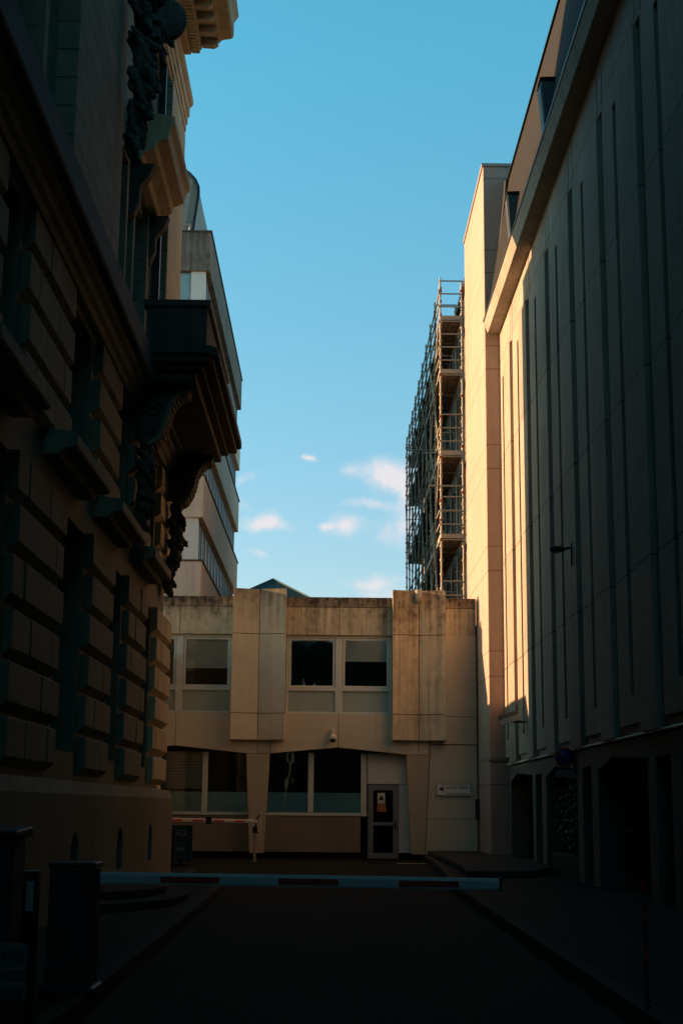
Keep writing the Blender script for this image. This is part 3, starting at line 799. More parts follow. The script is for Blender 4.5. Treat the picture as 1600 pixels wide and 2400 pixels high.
# planter with climbing shrub inside the second opening
pl = thing('stone_planter', 'low stone planter standing in the second ground-floor opening', 'planter')
py0, py1 = 30.0, 33.6
mb = MB(); mb.box(5.12, 5.22, py0, py1, 0.145, 0.62); mb.box(5.62, 5.72, py0, py1, 0.145, 0.62); mb.box(5.22, 5.62, py0, py0 + .1, 0.145, 0.619); mb.box(5.22, 5.62, py1 - .1, py1, 0.145, 0.619)
mb.build('trough', M['kerb'], pl, 0.01); MB().box(5.221, 5.619, py0 + .101, py1 - .101, 0.3, 0.55).build('soil', M['bark'], pl)
shr = thing('climbing_shrub', 'dark leafy climbing shrub growing out of the stone planter', 'shrub')
lf, sm_ = MB(), MB()
for sidx in range(26):
    b0 = Vector((random.uniform(5.3, 5.55), random.uniform(py0 + .2, py1 - .2), 0.55)); hgt = random.uniform(0.6, 1.75)
    top = b0 + Vector((random.uniform(-.18, .15), random.uniform(-.5, .5), hgt)); prev = b0
    for i in range(1, 8):
        t = i / 7; q = b0.lerp(top, t) + Vector((random.uniform(-.05, .05), random.uniform(-.08, .08), 0))
        sm_.tube(prev, q, 0.009 * (1.1 - t) + 0.003, 5, cap=False); prev = q
        for _ in range(9):
            c_ = q + Vector((random.gauss(0, .1), random.gauss(0, .14), random.gauss(0, .1)))
            L = random.uniform(.04, .09); d1 = Vector((random.gauss(0, 1), random.gauss(0, 1), random.gauss(-.3, 1))).normalized(); d2 = d1.orthogonal().normalized()
            lf.raw([c_, c_ + d1 * L * .5 + d2 * L * .35, c_ + d1 * L, c_ + d1 * L * .5 - d2 * L * .35], [(0, 1, 2, 3)])
lf.build('foliage', M['leaf'], shr, fix=False); sm_.box(5.3, 5.54, py0 + .2, py1 - .2, .50, .552); sm_.build('stem', M['bark'], shr, fix=False)

# ------------------------------------------------------------------ old stone building (left)
old = thing('old_stone_building', 'dark ornate stone building with rusticated piers along the left of the lane', 'building')
XO, YC, YB = -3.55, 30.85, -29.8
mO = lambda a, b, d: (XO - d, a, b)
yq = lambda u: at(u, 1600, x=XO).y
piers = [(yq(363), yq(398)), (yq(295), yq(341)), (yq(204), yq(263)), (yq(18), yq(140))]
while piers[-1][0] > YB + 5: piers.append((piers[-1][0] - 4.3, piers[-1][1] - 4.15))
gaps = [(piers[i + 1][1], piers[i][0]) for i in range(len(piers) - 1)]
# plinth
pm = MB(); vents = [(23.6, 24.25), (27.65, 28.2), (19.4, 20.0), (15, 15.6), (10.5, 11.1)]
pm.relief([YB, 31.75] + [q for v_ in vents for q in v_], [0.0, 0.55, 1.22, 1.72], lambda a, b: (0.14 if any(v0 < a < v1 for v0, v1 in vents) and .55 < b < 1.22 else 0), 0.6, lambda a, b, d: (-3.42 - d, a, b))
pm.prism([(-3.42, 1.72), (-3.52, 1.90), (-4.0, 1.90), (-4.0, 1.72)], 'y', YB, 31.75)
for v0, v1 in vents:      # arched heads of the basement vents
    c_ = (v0 + v1) / 2; r_ = (v1 - v0) / 2
    for i in range(8):
        t0, t1 = math.pi * i / 8, math.pi * (i + 1) / 8
        a0, a1 = c_ + r_ * math.cos(t0), c_ + r_ * math.cos(t1)
        pm.prism([(a0, 1.2205 - r_ + r_ * math.sin(t0)), (a1, 1.2205 - r_ + r_ * math.sin(t1)), (a1, 1.221), (a0, 1.221)], 'x', -3.56, -3.4205)
pm.build('plinth', M['stone'], old, 0.02)
for v0, v1 in vents:
    g_ = MB(); g_.box(-3.555, -3.55, v0, v1, .55, 1.22); g_.build('basement_vent', M['dark'], old)
# lower wall with windows between the piers
lw = [(g0 + 0.12, g1 - 0.12) for g0, g1 in gaps]
A = [YB, YC] + [q for g in lw for q in g if YB < q < YC]
def fl(a, b):
    for y0, y1 in lw:
        if y0 < a < y1 and (2.3 < b < 5.5 or 6.5 < b < 8.5): return None
    return 0.12
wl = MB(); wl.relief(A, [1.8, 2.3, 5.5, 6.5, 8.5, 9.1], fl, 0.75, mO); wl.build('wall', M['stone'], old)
for y0, y1 in lw:
    if y1 < 0: continue
    for z0, z1 in ((2.3, 5.5), (6.5, 8.5)):
        w = MB(); c_ = (y0 + y1) / 2
        for a, b in ((y0, y0 + .08), (c_ - .05, c_ + .05), (y1 - .08, y1)): w.box(-4.12, -4.04, a, b, z0, z1)
        for z_ in (z0, z0 + (z1 - z0) * .33, z0 + (z1 - z0) * .66, z1 - .08): w.box(-4.115, -4.045, y0 + .08, y1 - .08, z_, z_ + .06)
        wo = w.build('window', M['cabinet'], old)
        MB().box(-4.09, -4.08, y0, y1, z0, z1).build('pane', M['glass_dark'], wo)
# rusticated bosses
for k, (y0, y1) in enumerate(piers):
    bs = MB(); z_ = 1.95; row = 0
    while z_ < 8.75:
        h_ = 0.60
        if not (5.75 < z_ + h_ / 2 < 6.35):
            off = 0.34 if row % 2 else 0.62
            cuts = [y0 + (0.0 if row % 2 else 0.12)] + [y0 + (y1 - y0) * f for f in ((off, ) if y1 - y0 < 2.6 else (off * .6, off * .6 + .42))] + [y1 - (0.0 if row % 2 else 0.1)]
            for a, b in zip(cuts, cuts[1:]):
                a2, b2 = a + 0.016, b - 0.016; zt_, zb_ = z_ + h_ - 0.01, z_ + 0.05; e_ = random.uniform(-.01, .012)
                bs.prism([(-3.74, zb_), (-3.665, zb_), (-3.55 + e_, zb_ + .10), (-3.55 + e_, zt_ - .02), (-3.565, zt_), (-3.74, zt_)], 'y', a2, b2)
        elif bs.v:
            bs.build('rusticated_pier', M['stone_lit' if k == 0 else 'stone'], old, 0.012); bs = MB()
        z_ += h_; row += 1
    bs.build('rusticated_pier', M['stone_lit' if k == 0 else 'stone'], old, 0.012)
# window hoods / sills at mid height
for y0, y1 in ((25.6, 28.2), (21.4, 24.1), (17.4, 20.2), (13.2, 15.7), (8.9, 11.4)):
    h_ = MB(); h_.prism([(-3.74, 5.90), (-3.45, 5.90), (-3.40, 5.97), (-3.24, 6.0), (-3.22, 6.03), (-3.22, 6.17), (-3.26, 6.2), (-3.74, 6.26)], 'y', y0, y1)
    h_.build('window_hood', M['stone'], old, 0.01)
# string course with lead-covered ledge
sc_ = MB(); sc_.prism([(-3.9, 8.6), (-3.55, 8.6), (-3.52, 8.7), (-3.46, 8.74), (-3.44, 8.86), (-3.36, 8.90), (-3.34, 8.96), (-3.9, 8.96)], 'y', YB, YC); sc_.build('string_course', M['stone'], old)
le = MB(); le.prism([(-3.9, 8.961), (-3.22, 8.961), (-3.20, 9.0), (-3.20, 9.42), (-3.24, 9.45), (-3.5, 9.55), (-3.9, 9.58)], 'y', YB, YC + 0.02); le.build('ledge', M['lead'], old)
# upper storey relief: pilasters, recessed bays, windows
pil = [(28.3, YC), (17.9, 21.4), (9.8, 13.4), (1.5, 5.2), (-6.5, -3)]
win = [(22.85, 23.85, 9.9, 12.7), (25.0, 26.7, 9.9, 13.0), (25.1, 26.6, 14.9, 16.7), (15.0, 16.6, 9.9, 13.2), (6.5, 8.2, 9.9, 13.2)]
A = [YB, YC] + [q for p_ in pil for q in p_] + [q for w_ in win for q in w_[:2]] + [21.4, 22.85]
B = [9.5, 16.9] + [q for w_ in win for q in w_[2:]]
def fu(a, b):
    for w_ in win:
        if w_[0] < a < w_[1] and w_[2] < b < w_[3]: return None
    for p_ in pil:
        if p_[0] < a < p_[1]: return 0.0
    if 21.4 < a < 22.85: return 0.14
    return 0.3
uw = MB(); uw.relief(A, B, fu, 0.8, mO); uw.build('upper_wall', M['ashlar'], old)
for w_ in win:
    m_ = MB(); y0, y1, z0, z1 = w_; c_ = (y0 + y1) / 2
    for a, b in ((y0, y0 + .08), (c_ - .04, c_ + .04), (y1 - .08, y1)): m_.box(-4.2, -4.12, a, b, z0, z1)
    for z_ in (z0, (z0 + z1) / 2, z1 - .08): m_.box(-4.195, -4.125, y0 + .08, y1 - .08, z_, z_ + .07)
    wo = m_.build('window', M['cabinet'], old); MB().box(-4.17, -4.16, y0, y1, z0, z1).build('pane', M['glass_dark'], wo)
    if z0 < 12:
        t_ = MB()
        for a, b in ((y0 - .22, y0), (y1, y1 + .22)): t_.box(-3.855, -3.74, a, b, z0 - .1, z1 + .22)
        t_.box(-3.855, -3.735, y0 - .22, y1 + .22, z1 + .221, z1 + .5); t_.build('window_surround', M['stone'], old, 0.015)
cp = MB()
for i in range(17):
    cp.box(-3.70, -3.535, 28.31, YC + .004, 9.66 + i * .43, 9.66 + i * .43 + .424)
cp.build('corner_pilaster', M['stone_lit'], old, 0.005)  # facing blocks in the paler stone that carries the painted bounce light
# pediment hood over the window near the corner, on consoles
hz = 13.25
hp = MB()
hp.prism([(-3.84, hz), (-3.6, hz), (-3.55, hz + .12), (-3.35, hz + .2), (-3.32, hz + .34), (-3.12, hz + .42), (-3.08, hz + .62), (-3.0, hz + .72), (-3.0, hz + .86), (-3.84, hz + 1.0)], 'y', 24.4, 27.35)
hp.build('pediment_hood', M['trim_lit'], old, 0.008)
for yy in (24.55, 26.95):
    cns = MB(); cns.prism([(-3.84, 12.2), (-3.72, 12.25), (-3.62, 12.5), (-3.62, 12.8), (-3.45, 13.0), (-3.36, 13.24), (-3.84, 13.245)], 'y', yy, yy + 0.25); cns.build('console', M['sooty'], old, 0.02)
MB().box(-3.75, -3.6, 27.6, 27.74, 9.6, 17.0).build('downpipe', M['blackmetal'], old)
# entablature
ar = MB(); ar.prism([(-4.2, 16.95), (-3.58, 16.95), (-3.56, 17.02), (-3.52, 17.02), (-3.52, 17.2), (-3.49, 17.2), (-3.49, 17.38), (-3.45, 17.4), (-3.45, 17.62), (-3.40, 17.66), (-3.37, 17.72), (-3.37, 17.82), (-4.2, 17.84)], 'y', YB, YC); ar.build('architrave', M['trim_lit'], old, 0.004)
co = MB(); YK = 28.8
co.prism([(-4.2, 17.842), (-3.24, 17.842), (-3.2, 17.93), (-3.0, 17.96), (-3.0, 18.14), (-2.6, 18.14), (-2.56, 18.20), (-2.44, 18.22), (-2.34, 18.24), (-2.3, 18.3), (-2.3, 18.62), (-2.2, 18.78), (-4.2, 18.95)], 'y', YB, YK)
cor = co.build('cornice', M['trim_lit'], old, 0.004)
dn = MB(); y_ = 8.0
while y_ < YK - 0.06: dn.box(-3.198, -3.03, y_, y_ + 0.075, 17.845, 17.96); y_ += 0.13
dn.build('dentil_band', M['trim_lit'], cor)
y_ = YK - 0.17
md0 = None
while y_ > 16:
    if md0 is None:
        md = MB(); md.prism([(-2.99, 18.0), (-2.72, 17.98), (-2.63, 18.04), (-2.63, 18.139), (-2.99, 18.139)], 'y', 0, 0.16)
        md0 = md.build('modillion', M['trim_lit'], cor); o = md0
    else:
        o = md0.copy(); COL.objects.link(o); o.parent = cor
    o.location = (0, y_, 0); y_ -= 0.52
# steep roof above the cornice and the lower rear wing
rf = MB(); rf.prism([(-4.4, 18.94), (-5.0, 24.0), (-12, 25.5), (-12, 18.94)], 'y', YB, 30.6); rf.build('roof', M['slate'], old)
MB().box(-12, -4.31, YB, YC - 0.01, 0, 18.9).build('core', M['room'], old)
rwg = MB(); rwg.box(-12, -4.92, YC, 37.35, 0, 17.0); rwg.box(-12, -4.9, YC, 37.38, 17.0, 17.15); rwg.box(-12, -4.92, YC, 35.7, 17.15, 17.76); rwg.build('rear_wing', M['ashlar'], old)
MB().box(-12, -4.1, YC - 0.01, YC + 0.3, 0.0, 16.9).build('end_wall', M['ashlar'], old)

# balcony: slab with moulded underside, solid parapet, scroll brackets
bal = thing('tmp', 'x', 'x'); D.objects.remove(bal)
by0, by1 = 24.0, 31.0
sl = MB()
r_ = 0.35
outl = [(-3.55, by0), (-2.05 - r_, by0)] + [(-2.05 - r_ + r_ * math.sin(t), by0 + r_ - r_ * math.cos(t)) for t in [math.pi / 2 * i / 6 for i in range(1, 7)]] + [(-2.05, by1 - .08), (-2.13, by1), (-3.55, by1)]
sl.prism(outl, 'z', 9.40, 9.56)
def inset(d): return [(max(q[0] - d, -3.55) if q[0] > -3.5 else q[0], min(max(q[1], by0 + d), by1 - d)) for q in outl]
sl.prism(inset(0.10), 'z', 9.28, 9.399); sl.prism(inset(0.28), 'z', 9.18, 9.279); sl.prism(inset(0.42), 'z', 9.0, 9.179)
bslab = sl.build('balcony', M['sooty'], old, 0.012)
pp = MB()
pp.box(-2.62, -2.40, 25.55, 30.5, 9.56, 10.8); pp.box(-3.54, -2.62, 25.55, 25.75, 9.56, 10.8); pp.box(-3.54, -2.62, 30.3, 30.5, 9.56, 10.8)
for a, b in ((-3.40, -3.16), (-3.08, -2.72)):
    pp.box(a, b, 25.525, 25.55, 9.75, 10.62)
pp.box(-3.6, -2.34, 25.49, 25.8, 10.801, 10.93); pp.box(-2.66, -2.34, 25.8, 30.56, 10.801, 10.929)
pp.build('parapet', M['sooty'], bslab, 0.012)
def bracket(y0, th):
    oc = [(-2.60, 8.995), (-2.62, 8.88), (-2.74, 8.84), (-2.86, 8.74), (-2.94, 8.58), (-2.98, 8.36), (-3.05, 8.16), (-3.16, 7.98), (-3.3, 7.9), (-3.42, 7.95), (-3.54, 8.1), (-3.54, 8.995)]
    b_ = MB(); b_.prism(oc, 'y', y0 + .03, y0 + th - .03)
    bo = b_.build('scroll_bracket', M['sooty'], bslab, 0.015)
    rim = MB(); q = oc[1:9]
    for yy in (y0, y0 + th - .05):
        for (a, c_), (d_, e_) in zip(q, q[1:]):
            rim.prism([(a, c_), (d_, e_), (d_ - .07, e_ + .03), (a - .07, c_ + .05)], 'y', yy, yy + .05)
    for i in range(len(q) - 1):
        (a, c_), (d_, e_) = q[i], q[i + 1]
        for f in (.25, .75): rim.tube((a + (d_ - a) * f, y0 + .06, c_ + (e_ - c_) * f), (a + (d_ - a) * f, y0 + th - .06, c_ + (e_ - c_) * f), .022, 6)
    rim.build('leaf_rim', M['stone'], bo)
    for r0, zc_ in ((.17, 8.62), (.1, 8.2)):
        v_ = MB(); v_.lathe((-3.25, y0 + 0.03, zc_), [(r0, 0), (r0, -.03), (r0 * .7, -.035), (r0 * .68, -.015), (r0 * .35, -.02), (r0 * .3, -.045), (.002, -.05)], 18, 'y'); v_.build('volute', M['sooty'], bo)
bracket(24.75, 0.55); bracket(29.95, 0.6)


def lumps(name, parent, n, fn, mat, vox=0.035, smooth=True):
    bm = bmesh.new()
    for i in range(n):
        c_, r_, s_ = fn(i)
        mtx = Matrix.Translation(c_) @ Matrix.Rotation(random.uniform(-.7, .7), 4, 'X') @ Matrix.Rotation(random.uniform(-.9, .2), 4, 'Y') @ Matrix.Diagonal((*[q * r_ for q in s_], 1))
        bmesh.ops.create_icosphere(bm, subdivisions=2, radius=1, matrix=mtx)
    me = D.meshes.new(name); bm.to_mesh(me); bm.free(); me.materials.append(mat)
    o = D.objects.new(name, me); COL.objects.link(o); o.parent = parent
    r = o.modifiers.new('remesh', 'REMESH'); r.mode = 'VOXEL'; r.voxel_size = vox; r.use_smooth_shade = True
    for sc_n, st_n in ((0.16, 0.06), (0.05, 0.035)):
        tx = D.textures.new(name, 'CLOUDS'); tx.noise_scale = sc_n; tx.noise_type = 'HARD_NOISE'; tx.noise_depth = 3
        d = o.modifiers.new('relief', 'DISPLACE'); d.texture = tx; d.strength = st_n; d.texture_coords = 'GLOBAL'; d.mid_level = 0.4
    return o


# carved masks and garlands under the brackets (outline bulges out and back as in the photo)
def mask_fn(yc_, th):
    prof = [(6.15, .10), (6.3, .16), (6.5, .14), (6.62, .22), (6.8, .36), (7.0, .42), (7.2, .45), (7.35, .38), (7.5, .28), (7.65, .45), (7.85, .38)]
    def f(i):
        z_, d_ = prof[i % len(prof)]
        return (Vector((-3.56 + d_ * random.uniform(.35, .7), yc_ + random.uniform(-th, th), z_ + random.uniform(-.08, .08))), random.uniform(.06, .11) + d_ * .07, (random.uniform(.4, .8), random.uniform(.5, .9), random.uniform(1.0, 1.9)))
    return f
lumps('carved_mask', old, 150, mask_fn(25.0, .26), M['sooty'], .02); lumps('carved_mask', old, 150, mask_fn(30.2, .28), M['sooty'], .02)
# big carved trophy high on the wall
def trophy(i):
    t = random.random()
    z_ = 12.3 + t * 5.2; w_ = 0.12 + 0.55 * math.sin(min(1, t * 1.25) * 1.6)
    a = random.uniform(-1, 1)
    return (Vector((-3.5 + w_ * random.uniform(.1, .95), 22.3 + a * (.25 + .5 * t), z_)), random.uniform(.08, .15), (random.uniform(.4, .7), random.uniform(.5, 1), random.uniform(1.2, 2.4)))
lumps('carved_trophy', old, 300, trophy, M['sooty'], 0.026)
sh = MB(); p = at(388, 45, y=22.6); sh.lathe((p.x - 0.05, 22.6, p.z), [(0.002, -.12), (.2, -.1), (.36, -.05), (.42, 0), (.42, .08), (.3, .14), (.002, .15)], 28, 'y'); sh.build('carved_shield', M['sooty'], old)
fb = MB()
for i in range(30):
    y_ = random.uniform(13, 17); fb.box(-3.86, -3.78, y_, y_ + .25, 16.0 + random.uniform(0, .6), 16.7)
fb.build('frieze', M['sooty'], old)

# gatehouse with an arched passage closing the near end of the lane (it shows mirrored in the annex windows)
gt = thing('gatehouse', 'dark stone gatehouse with an arched passage at the near end of the lane', 'building')
gm = MB(); GY, GB = -27.5, -29.7
gm.box(-3.5, -2.3, GB, GY, 0.15, 14.6); gm.box(3.0, 4.95, GB, GY, 0.15, 14.6)
ga = [(-2.3, 3.4)] + [(0.35 - 2.65 * math.cos(math.pi * i / 16), 3.4 + 2.3 * math.sin(math.pi * i / 16)) for i in range(1, 16)] + [(3.0, 3.4)]
for (a, c_), (d_, e_) in zip(ga, ga[1:]): gm.prism([(a, c_), (d_, e_), (d_, 14.6), (a, 14.6)], 'y', GB, GY)
gm.box(-3.5, 4.95, GB, GY, 14.601, 15.0); gm.build('wall', M['ashlar'], gt)
gw = MB()
for x_ in (-1.9, 0.35, 2.6):
    for z_ in (7.6,): gw.box(x_ - .55, x_ + .55, GY - .001, GY + .02, z_, z_ + 2.3)
gw.build('window', M['glass_dark'], gt)
gd = MB(); gd.box(-2.3, 3.0, GB + .1, GB + .3, 0, 5.8); gd.build('gate', M['cabinet'], gt)

# curved entrance step on the left pavement
es = thing('entrance_step', 'low curved stone step on the left pavement beyond the barrier', 'step')
for r_, z0, z1 in ((2.0, 0.146, 0.26), (1.45, 0.261, 0.38)):
    m_ = MB(); q = [(-3.41 + r_ * .62 * math.sin(t), 22.6 + r_ * 1.3 * math.cos(t)) for t in [math.pi * i / 18 for i in range(19)]]
    m_.prism(q, 'z', z0, z1); m_.build('tread', M['kerb'], es, 0.015)

# ------------------------------------------------------------------ apartment block beyond
apt = thing('apartment_block', 'tan apartment block with ribbon windows and rounded zinc roof behind the annex', 'building')
XA, YA, YZ = -5.0, 53.8, 74.3
tops = [4.05, 7.4, 10.76, 14.12, 17.45, 20.8, 24.18]
for i, zt in enumerate(tops):
    zb = zt - 1.67; top = i == len(tops) - 1
    m_ = MB(); m_.prism([(XA, YA), (XA, YZ), (XA - 11, YZ), (XA - 11, YA)], 'z', zb, zt - .03)
    m_.build('spandrel_band', M['aptcap'] if top else M['apt'], apt, 0.01)
    c_ = MB(); c_.box(XA - 11, XA + 0.05, YA - 0.05, YZ + 0.05, zt - .03, zt + 0.03); c_.build('sill', M['sooty'], apt)
    if top: continue
    z0, z1 = zt + 0.03, tops[i + 1] - 1.67
    MB().box(XA - 11, XA - 0.5, YA + 0.5, YZ - 0.3, z0, z1).build('core', M['room'], apt)
    f_ = MB(); y_ = YA + 0.5; k = 0
    while y_ < YZ - 0.2:
        f_.box(XA - 0.30, XA - 0.20, y_, y_ + (0.14 if k % 2 else .30), z0, z1); y_ += 0.82; k += 1
    f_.box(XA - 0.295, XA - 0.225, YA + .3, YZ - .1, z0, z0 + .1); f_.box(XA - 0.295, XA - 0.225, YA + .3, YZ - .1, z1 - .1, z1)
    MB().box(XA - .75, XA - .18, YA + .1, YA + .35, z0, z1).build('corner_post', M['white_frame'], apt)
    x_ = XA - 0.8
    while x_ > XA - 10: f_.box(x_, x_ + .08, YA + .14, YA + .22, z0, z1); x_ -= 1.3
    f_.box(XA - 10.9, XA - .55, YA + .145, YA + .215, z0, z0 + .09)
    wf = f_.build('window', M['alu'], apt)
    g_ = MB(); g_.box(XA - .27, XA - .262, YA + .3, YZ - .1, z0, z1); g_.box(XA - 10.9, XA - .5, YA + .17, YA + .178, z0, z1); g_.build('pane', M['glass'], wf)
    y_ = YA + 0.66; k = 0; c_ = MB()
    while y_ < YZ - 1:
        if random.random() < .55: c_.box(XA - .36, XA - .34, y_ + .05, y_ + .55, z0 + random.choice((0, .4, .8)), z1)
        y_ += .82
    c_.box(XA - 10, XA - .7, YA + .25, YA + .27, z0, z1)
    c_.build('curtain', M['blind'], wf)
MB().box(XA - 11, XA - .4, YA + .4, YZ - .4, 0, 2.4).build('base', M['room'], apt)
prof = [(-5.9, 24.1), (-5.9, 27.3)] + [(-5.9 - 3.2 * (1 - math.cos(t)), 27.3 + 2.6 * math.sin(t)) for t in [math.pi / 2 * i / 8 for i in range(1, 9)]] + [(-16, 29.9), (-16, 24.1)]
yn = lambda z_: YA + 1.0 + (z_ - 24.1) * 0.75
r_ = MB(); n = len(prof)
P = [(x_, yn(z_), z_) for x_, z_ in prof] + [(x_, 73.4, z_) for x_, z_ in prof]
r_.raw(P[:n], [tuple(range(n))]); r_.build('roof_end', M['zincrib'], apt)
r_ = MB(); r_.raw(P, [tuple(range(2 * n - 1, n - 1, -1))]); r_.raw(P, [(i, (i + 1) % n, n + (i + 1) % n, n + i) for i in range(n)]); r_.build('roof', M['zinc'], apt)
e_ = MB(); q = [Vector((x_, yn(z_) - .05, z_)) for x_, z_ in prof[:-1]]; e_.path(q, 0.07, 6); e_.build('roof_edge', M['blackmetal'], apt)
a_ = MB(); pts = [(-7.1, 24.4)] + [(-8.0 + .9 * math.cos(t), 25.4 + .95 * math.sin(t)) for t in [math.pi * i / 10 for i in range(11)]] + [(-8.9, 24.4)]
a_.raw([(x_, yn(z_) - .06, z_) for x_, z_ in pts] + [(x_, yn(z_) + .3, z_) for x_, z_ in pts], [tuple(range(13))] + [(i, (i + 1) % 13, 13 + (i + 1) % 13, 13 + i) for i in range(13)]); a_.build('arched_opening', M['dark'], apt)
rl = MB(); rl.tube((-12, YA + .12, 24.5), (XA - .85, YA + .12, 24.5), .045, 8); rl.tube((XA - .87, YA + .12, 24.5), (XA - .87, YA + .12, 24.2), .04, 8)
for x_ in (-7.2, -8.8, -10.4): rl.tube((x_, YA + .12, 24.2), (x_, YA + .12, 24.5), .03, 6)
rl.build('railing', M['galv'], apt)

# ------------------------------------------------------------------ pyramid-roofed building far behind
far = thing('pyramid_roof_house', 'distant house with dark green pyramid roof peeping above the annex parapet', 'house')
pk = at(640, 1357, y=84)
MB().box(pk.x - 5, pk.x + 5, 79, 89, 0, pk.z - 2.6).build('wall', M['apt'], far)
m_ = MB(); q = [(pk.x - 5.2, 78.8), (pk.x + 5.2, 78.8), (pk.x + 5.2, 89.2), (pk.x - 5.2, 89.2)]; zb = pk.z - 3.3
m_.raw([(x_, y_, zb) for x_, y_ in q] + [(pk.x, 84, pk.z)], [(0, 1, 2, 3), (0, 1, 4), (1, 2, 4), (2, 3, 4), (3, 0, 4)]); m_.build('roof', M['tealroof'], far)
m_ = MB()
for x_, y_ in q: m_.tube((x_, y_, zb), (pk.x, 84, pk.z), .05, 6)
m_.build('ridge_cap', M['lead'], far)

# ------------------------------------------------------------------ scaffolded building + scaffold
sb = thing('scaffolded_building', 'shaded slab building standing behind the scaffold beyond the tower', 'building')
XB = 4.85
zf = [3.0 + 3.05 * i for i in range(6)]
A = [47.35, 76.0] + [48.4 + 2.57 * i + d for i in range(10) for d in (0, 1.7)]
B = [0, 20.4] + [q for z_ in zf for q in (z_, z_ + 1.6)]
wy = [(48.4 + 2.57 * i, 50.1 + 2.57 * i) for i in range(10)]
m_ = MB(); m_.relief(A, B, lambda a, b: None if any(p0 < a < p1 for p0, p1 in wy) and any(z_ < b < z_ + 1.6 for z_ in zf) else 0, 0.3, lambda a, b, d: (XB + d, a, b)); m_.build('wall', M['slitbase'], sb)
MB().box(XB + .5, 14, 47.4, 76, 0, 20.3).build('core', M['room'], sb)
MB().box(XB - .12, 14, 47.35, 76.1, 20.4, 20.62).build('coping', M['blackmetal'], sb)
w0 = None
for (y0, y1) in wy:
    for z_ in zf:
        if w0 is None:
            f_ = MB(); frame(f_, 0, 1.7, 0, 1.6, .08, 0, .07)
            f_.v = [(XB + .15 + q[1], q[0], q[2]) for q in f_.v]
            w0 = f_.build('window', M['white_frame'], sb); g0 = MB().box(XB + .18, XB + .19, 0, 1.7, 0, 1.6).build('pane', M['glass_dark'], w0)
            w0.location = (0, y0, z_); continue
        o = w0.copy(); COL.objects.link(o); o.parent = sb; o.location = (0, y0, z_)
        g = g0.copy(); COL.objects.link(g); g.parent = o

sf = thing('scaffold', 'tall tube scaffold standing against the shaded building beyond the tower', 'scaffold')
XI, XU = 4.66, 3.87
ys_ = [49.65 + 2.57 * i for i in range(10)]
ZS = 20.55
decks = [4.9, 7.9, 10.95, 14.0, 17.05, 19.1]
rz = random.Random(3)
for i, y_ in enumerate(ys_):
    for xx in (XU, XI):
        m_ = MB(); m_.tube((xx, y_, 0.1), (xx, y_, ZS + (.15 if xx == XU else .0)), .036, 8); m_.box(xx - .1, xx + .1, y_ - .1, y_ + .1, 0, .1)
        z_ = 1.0
        while z_ < ZS: m_.tube((xx, y_, z_ - .035), (xx, y_, z_ + .035), .062, 8); z_ += .5083
        so = m_.build('standard', M['galv'], sf)
        if i == 0:
            for z_ in ((20.2, 17.0, 15.4, 13.9, 12.3, 11.6, 10.9) if xx == XU else (20.2, 16.2, 14.3, 12.6, 11.3)):
                MB().box(xx - .06, xx + .06, y_ - .075, y_ + .06, z_ - .035, z_ + .035).build('coupler', M['rust'], so)
    for z_ in decks:
        for dz in (-.06, 1.5):
            if dz > 0 and i > 3: continue
            if i == 0 and z_ == decks[0] and dz < 0:
                t0_ = MB().tube((XU - .05, 0, 0), (XI + .05, 0, 0), .027, 6).build('transom', M['galv'], sf); o = t0_
            else:
                o = t0_.copy(); COL.objects.link(o); o.parent = sf
            o.location = (0, y_, z_ + dz)
        if i in (0, 9):
            for dz in (.5, 1.0):
                o = t0_.copy(); o.name = 'guard_rail'; COL.objects.link(o); o.parent = sf; o.location = (0, y_, z_ + dz)
for xx in (XU, XI):
    for z_ in decks:
        for dz in ((.5, 1.0, -.1) if xx == XU else (-.1,)):
            MB().tube((xx - .05, ys_[0] - .12, z_ + dz), (xx - .05, ys_[-1] + .12, z_ + dz), .027, 6).build('ledger', M['galv'], sf)
for z_ in decks:
    for a, b in zip(ys_, ys_[1:]):
        m_ = MB()
        for j in range(2):
            x0 = XU + .06 + j * .35; m_.box(x0, x0 + .33, a + .02, b - .02, z_ - .02, z_ + .03)
            for e in range(5):
                yy = a + .2 + e * (b - a - .4) / 4; m_.box(x0 + .01, x0 + .32, yy - .02, yy + .02, z_ - .07, z_ - .021)
            for q0 in (x0, x0 + .295): m_.box(q0, q0 + .035, a + .02, b - .02, z_ - .075, z_ - .0205)
        m_.build('deck', M['deck'], sf)
    t_ = MB(); t_.box(XU, XI, ys_[0] - .03, ys_[0] - .005, z_ - .01, z_ + .15); t_.build('toe_board', M['toe'], sf)
    MB().box(XU - .025, XU - .0, ys_[0], ys_[-1], z_ + .031, z_ + .18).build('toe_board', M['toe'], sf)
zl = [1.9] + decks
for i, (a, b) in enumerate(zip(ys_, ys_[1:])):
    m_ = MB()
    for k, (z0, z1) in enumerate(zip(zl, zl[1:])):
        if (i + k) % 2 == 0: m_.tube((XU - .06, a, z0), (XU - .06, b, z1), .026, 6)
        elif i % 3 != 2: m_.tube((XU - .06, b, z0), (XU - .06, a, z1), .026, 6)
    m_.build('brace', M['galv'], sf)
for (yi, z_, out) in ((3, 16.1, .85), (1, 14.7, .45), (0, 12.85, .45), (8, 10.4, .3)):
    MB().tube((XU - out, ys_[yi], z_), (XI, ys_[yi], z_), .03, 8).build('putlog', M['galv'], sf)
for k in range(4):   # inclined bracing tubes one bay back
    MB().tube((XU - .05, ys_[1] + .1, decks[k + 1] - .3), (XU - .05, ys_[2], decks[k + 1] + 1.9), .035, 8).build('raker', M['galv'], sf)

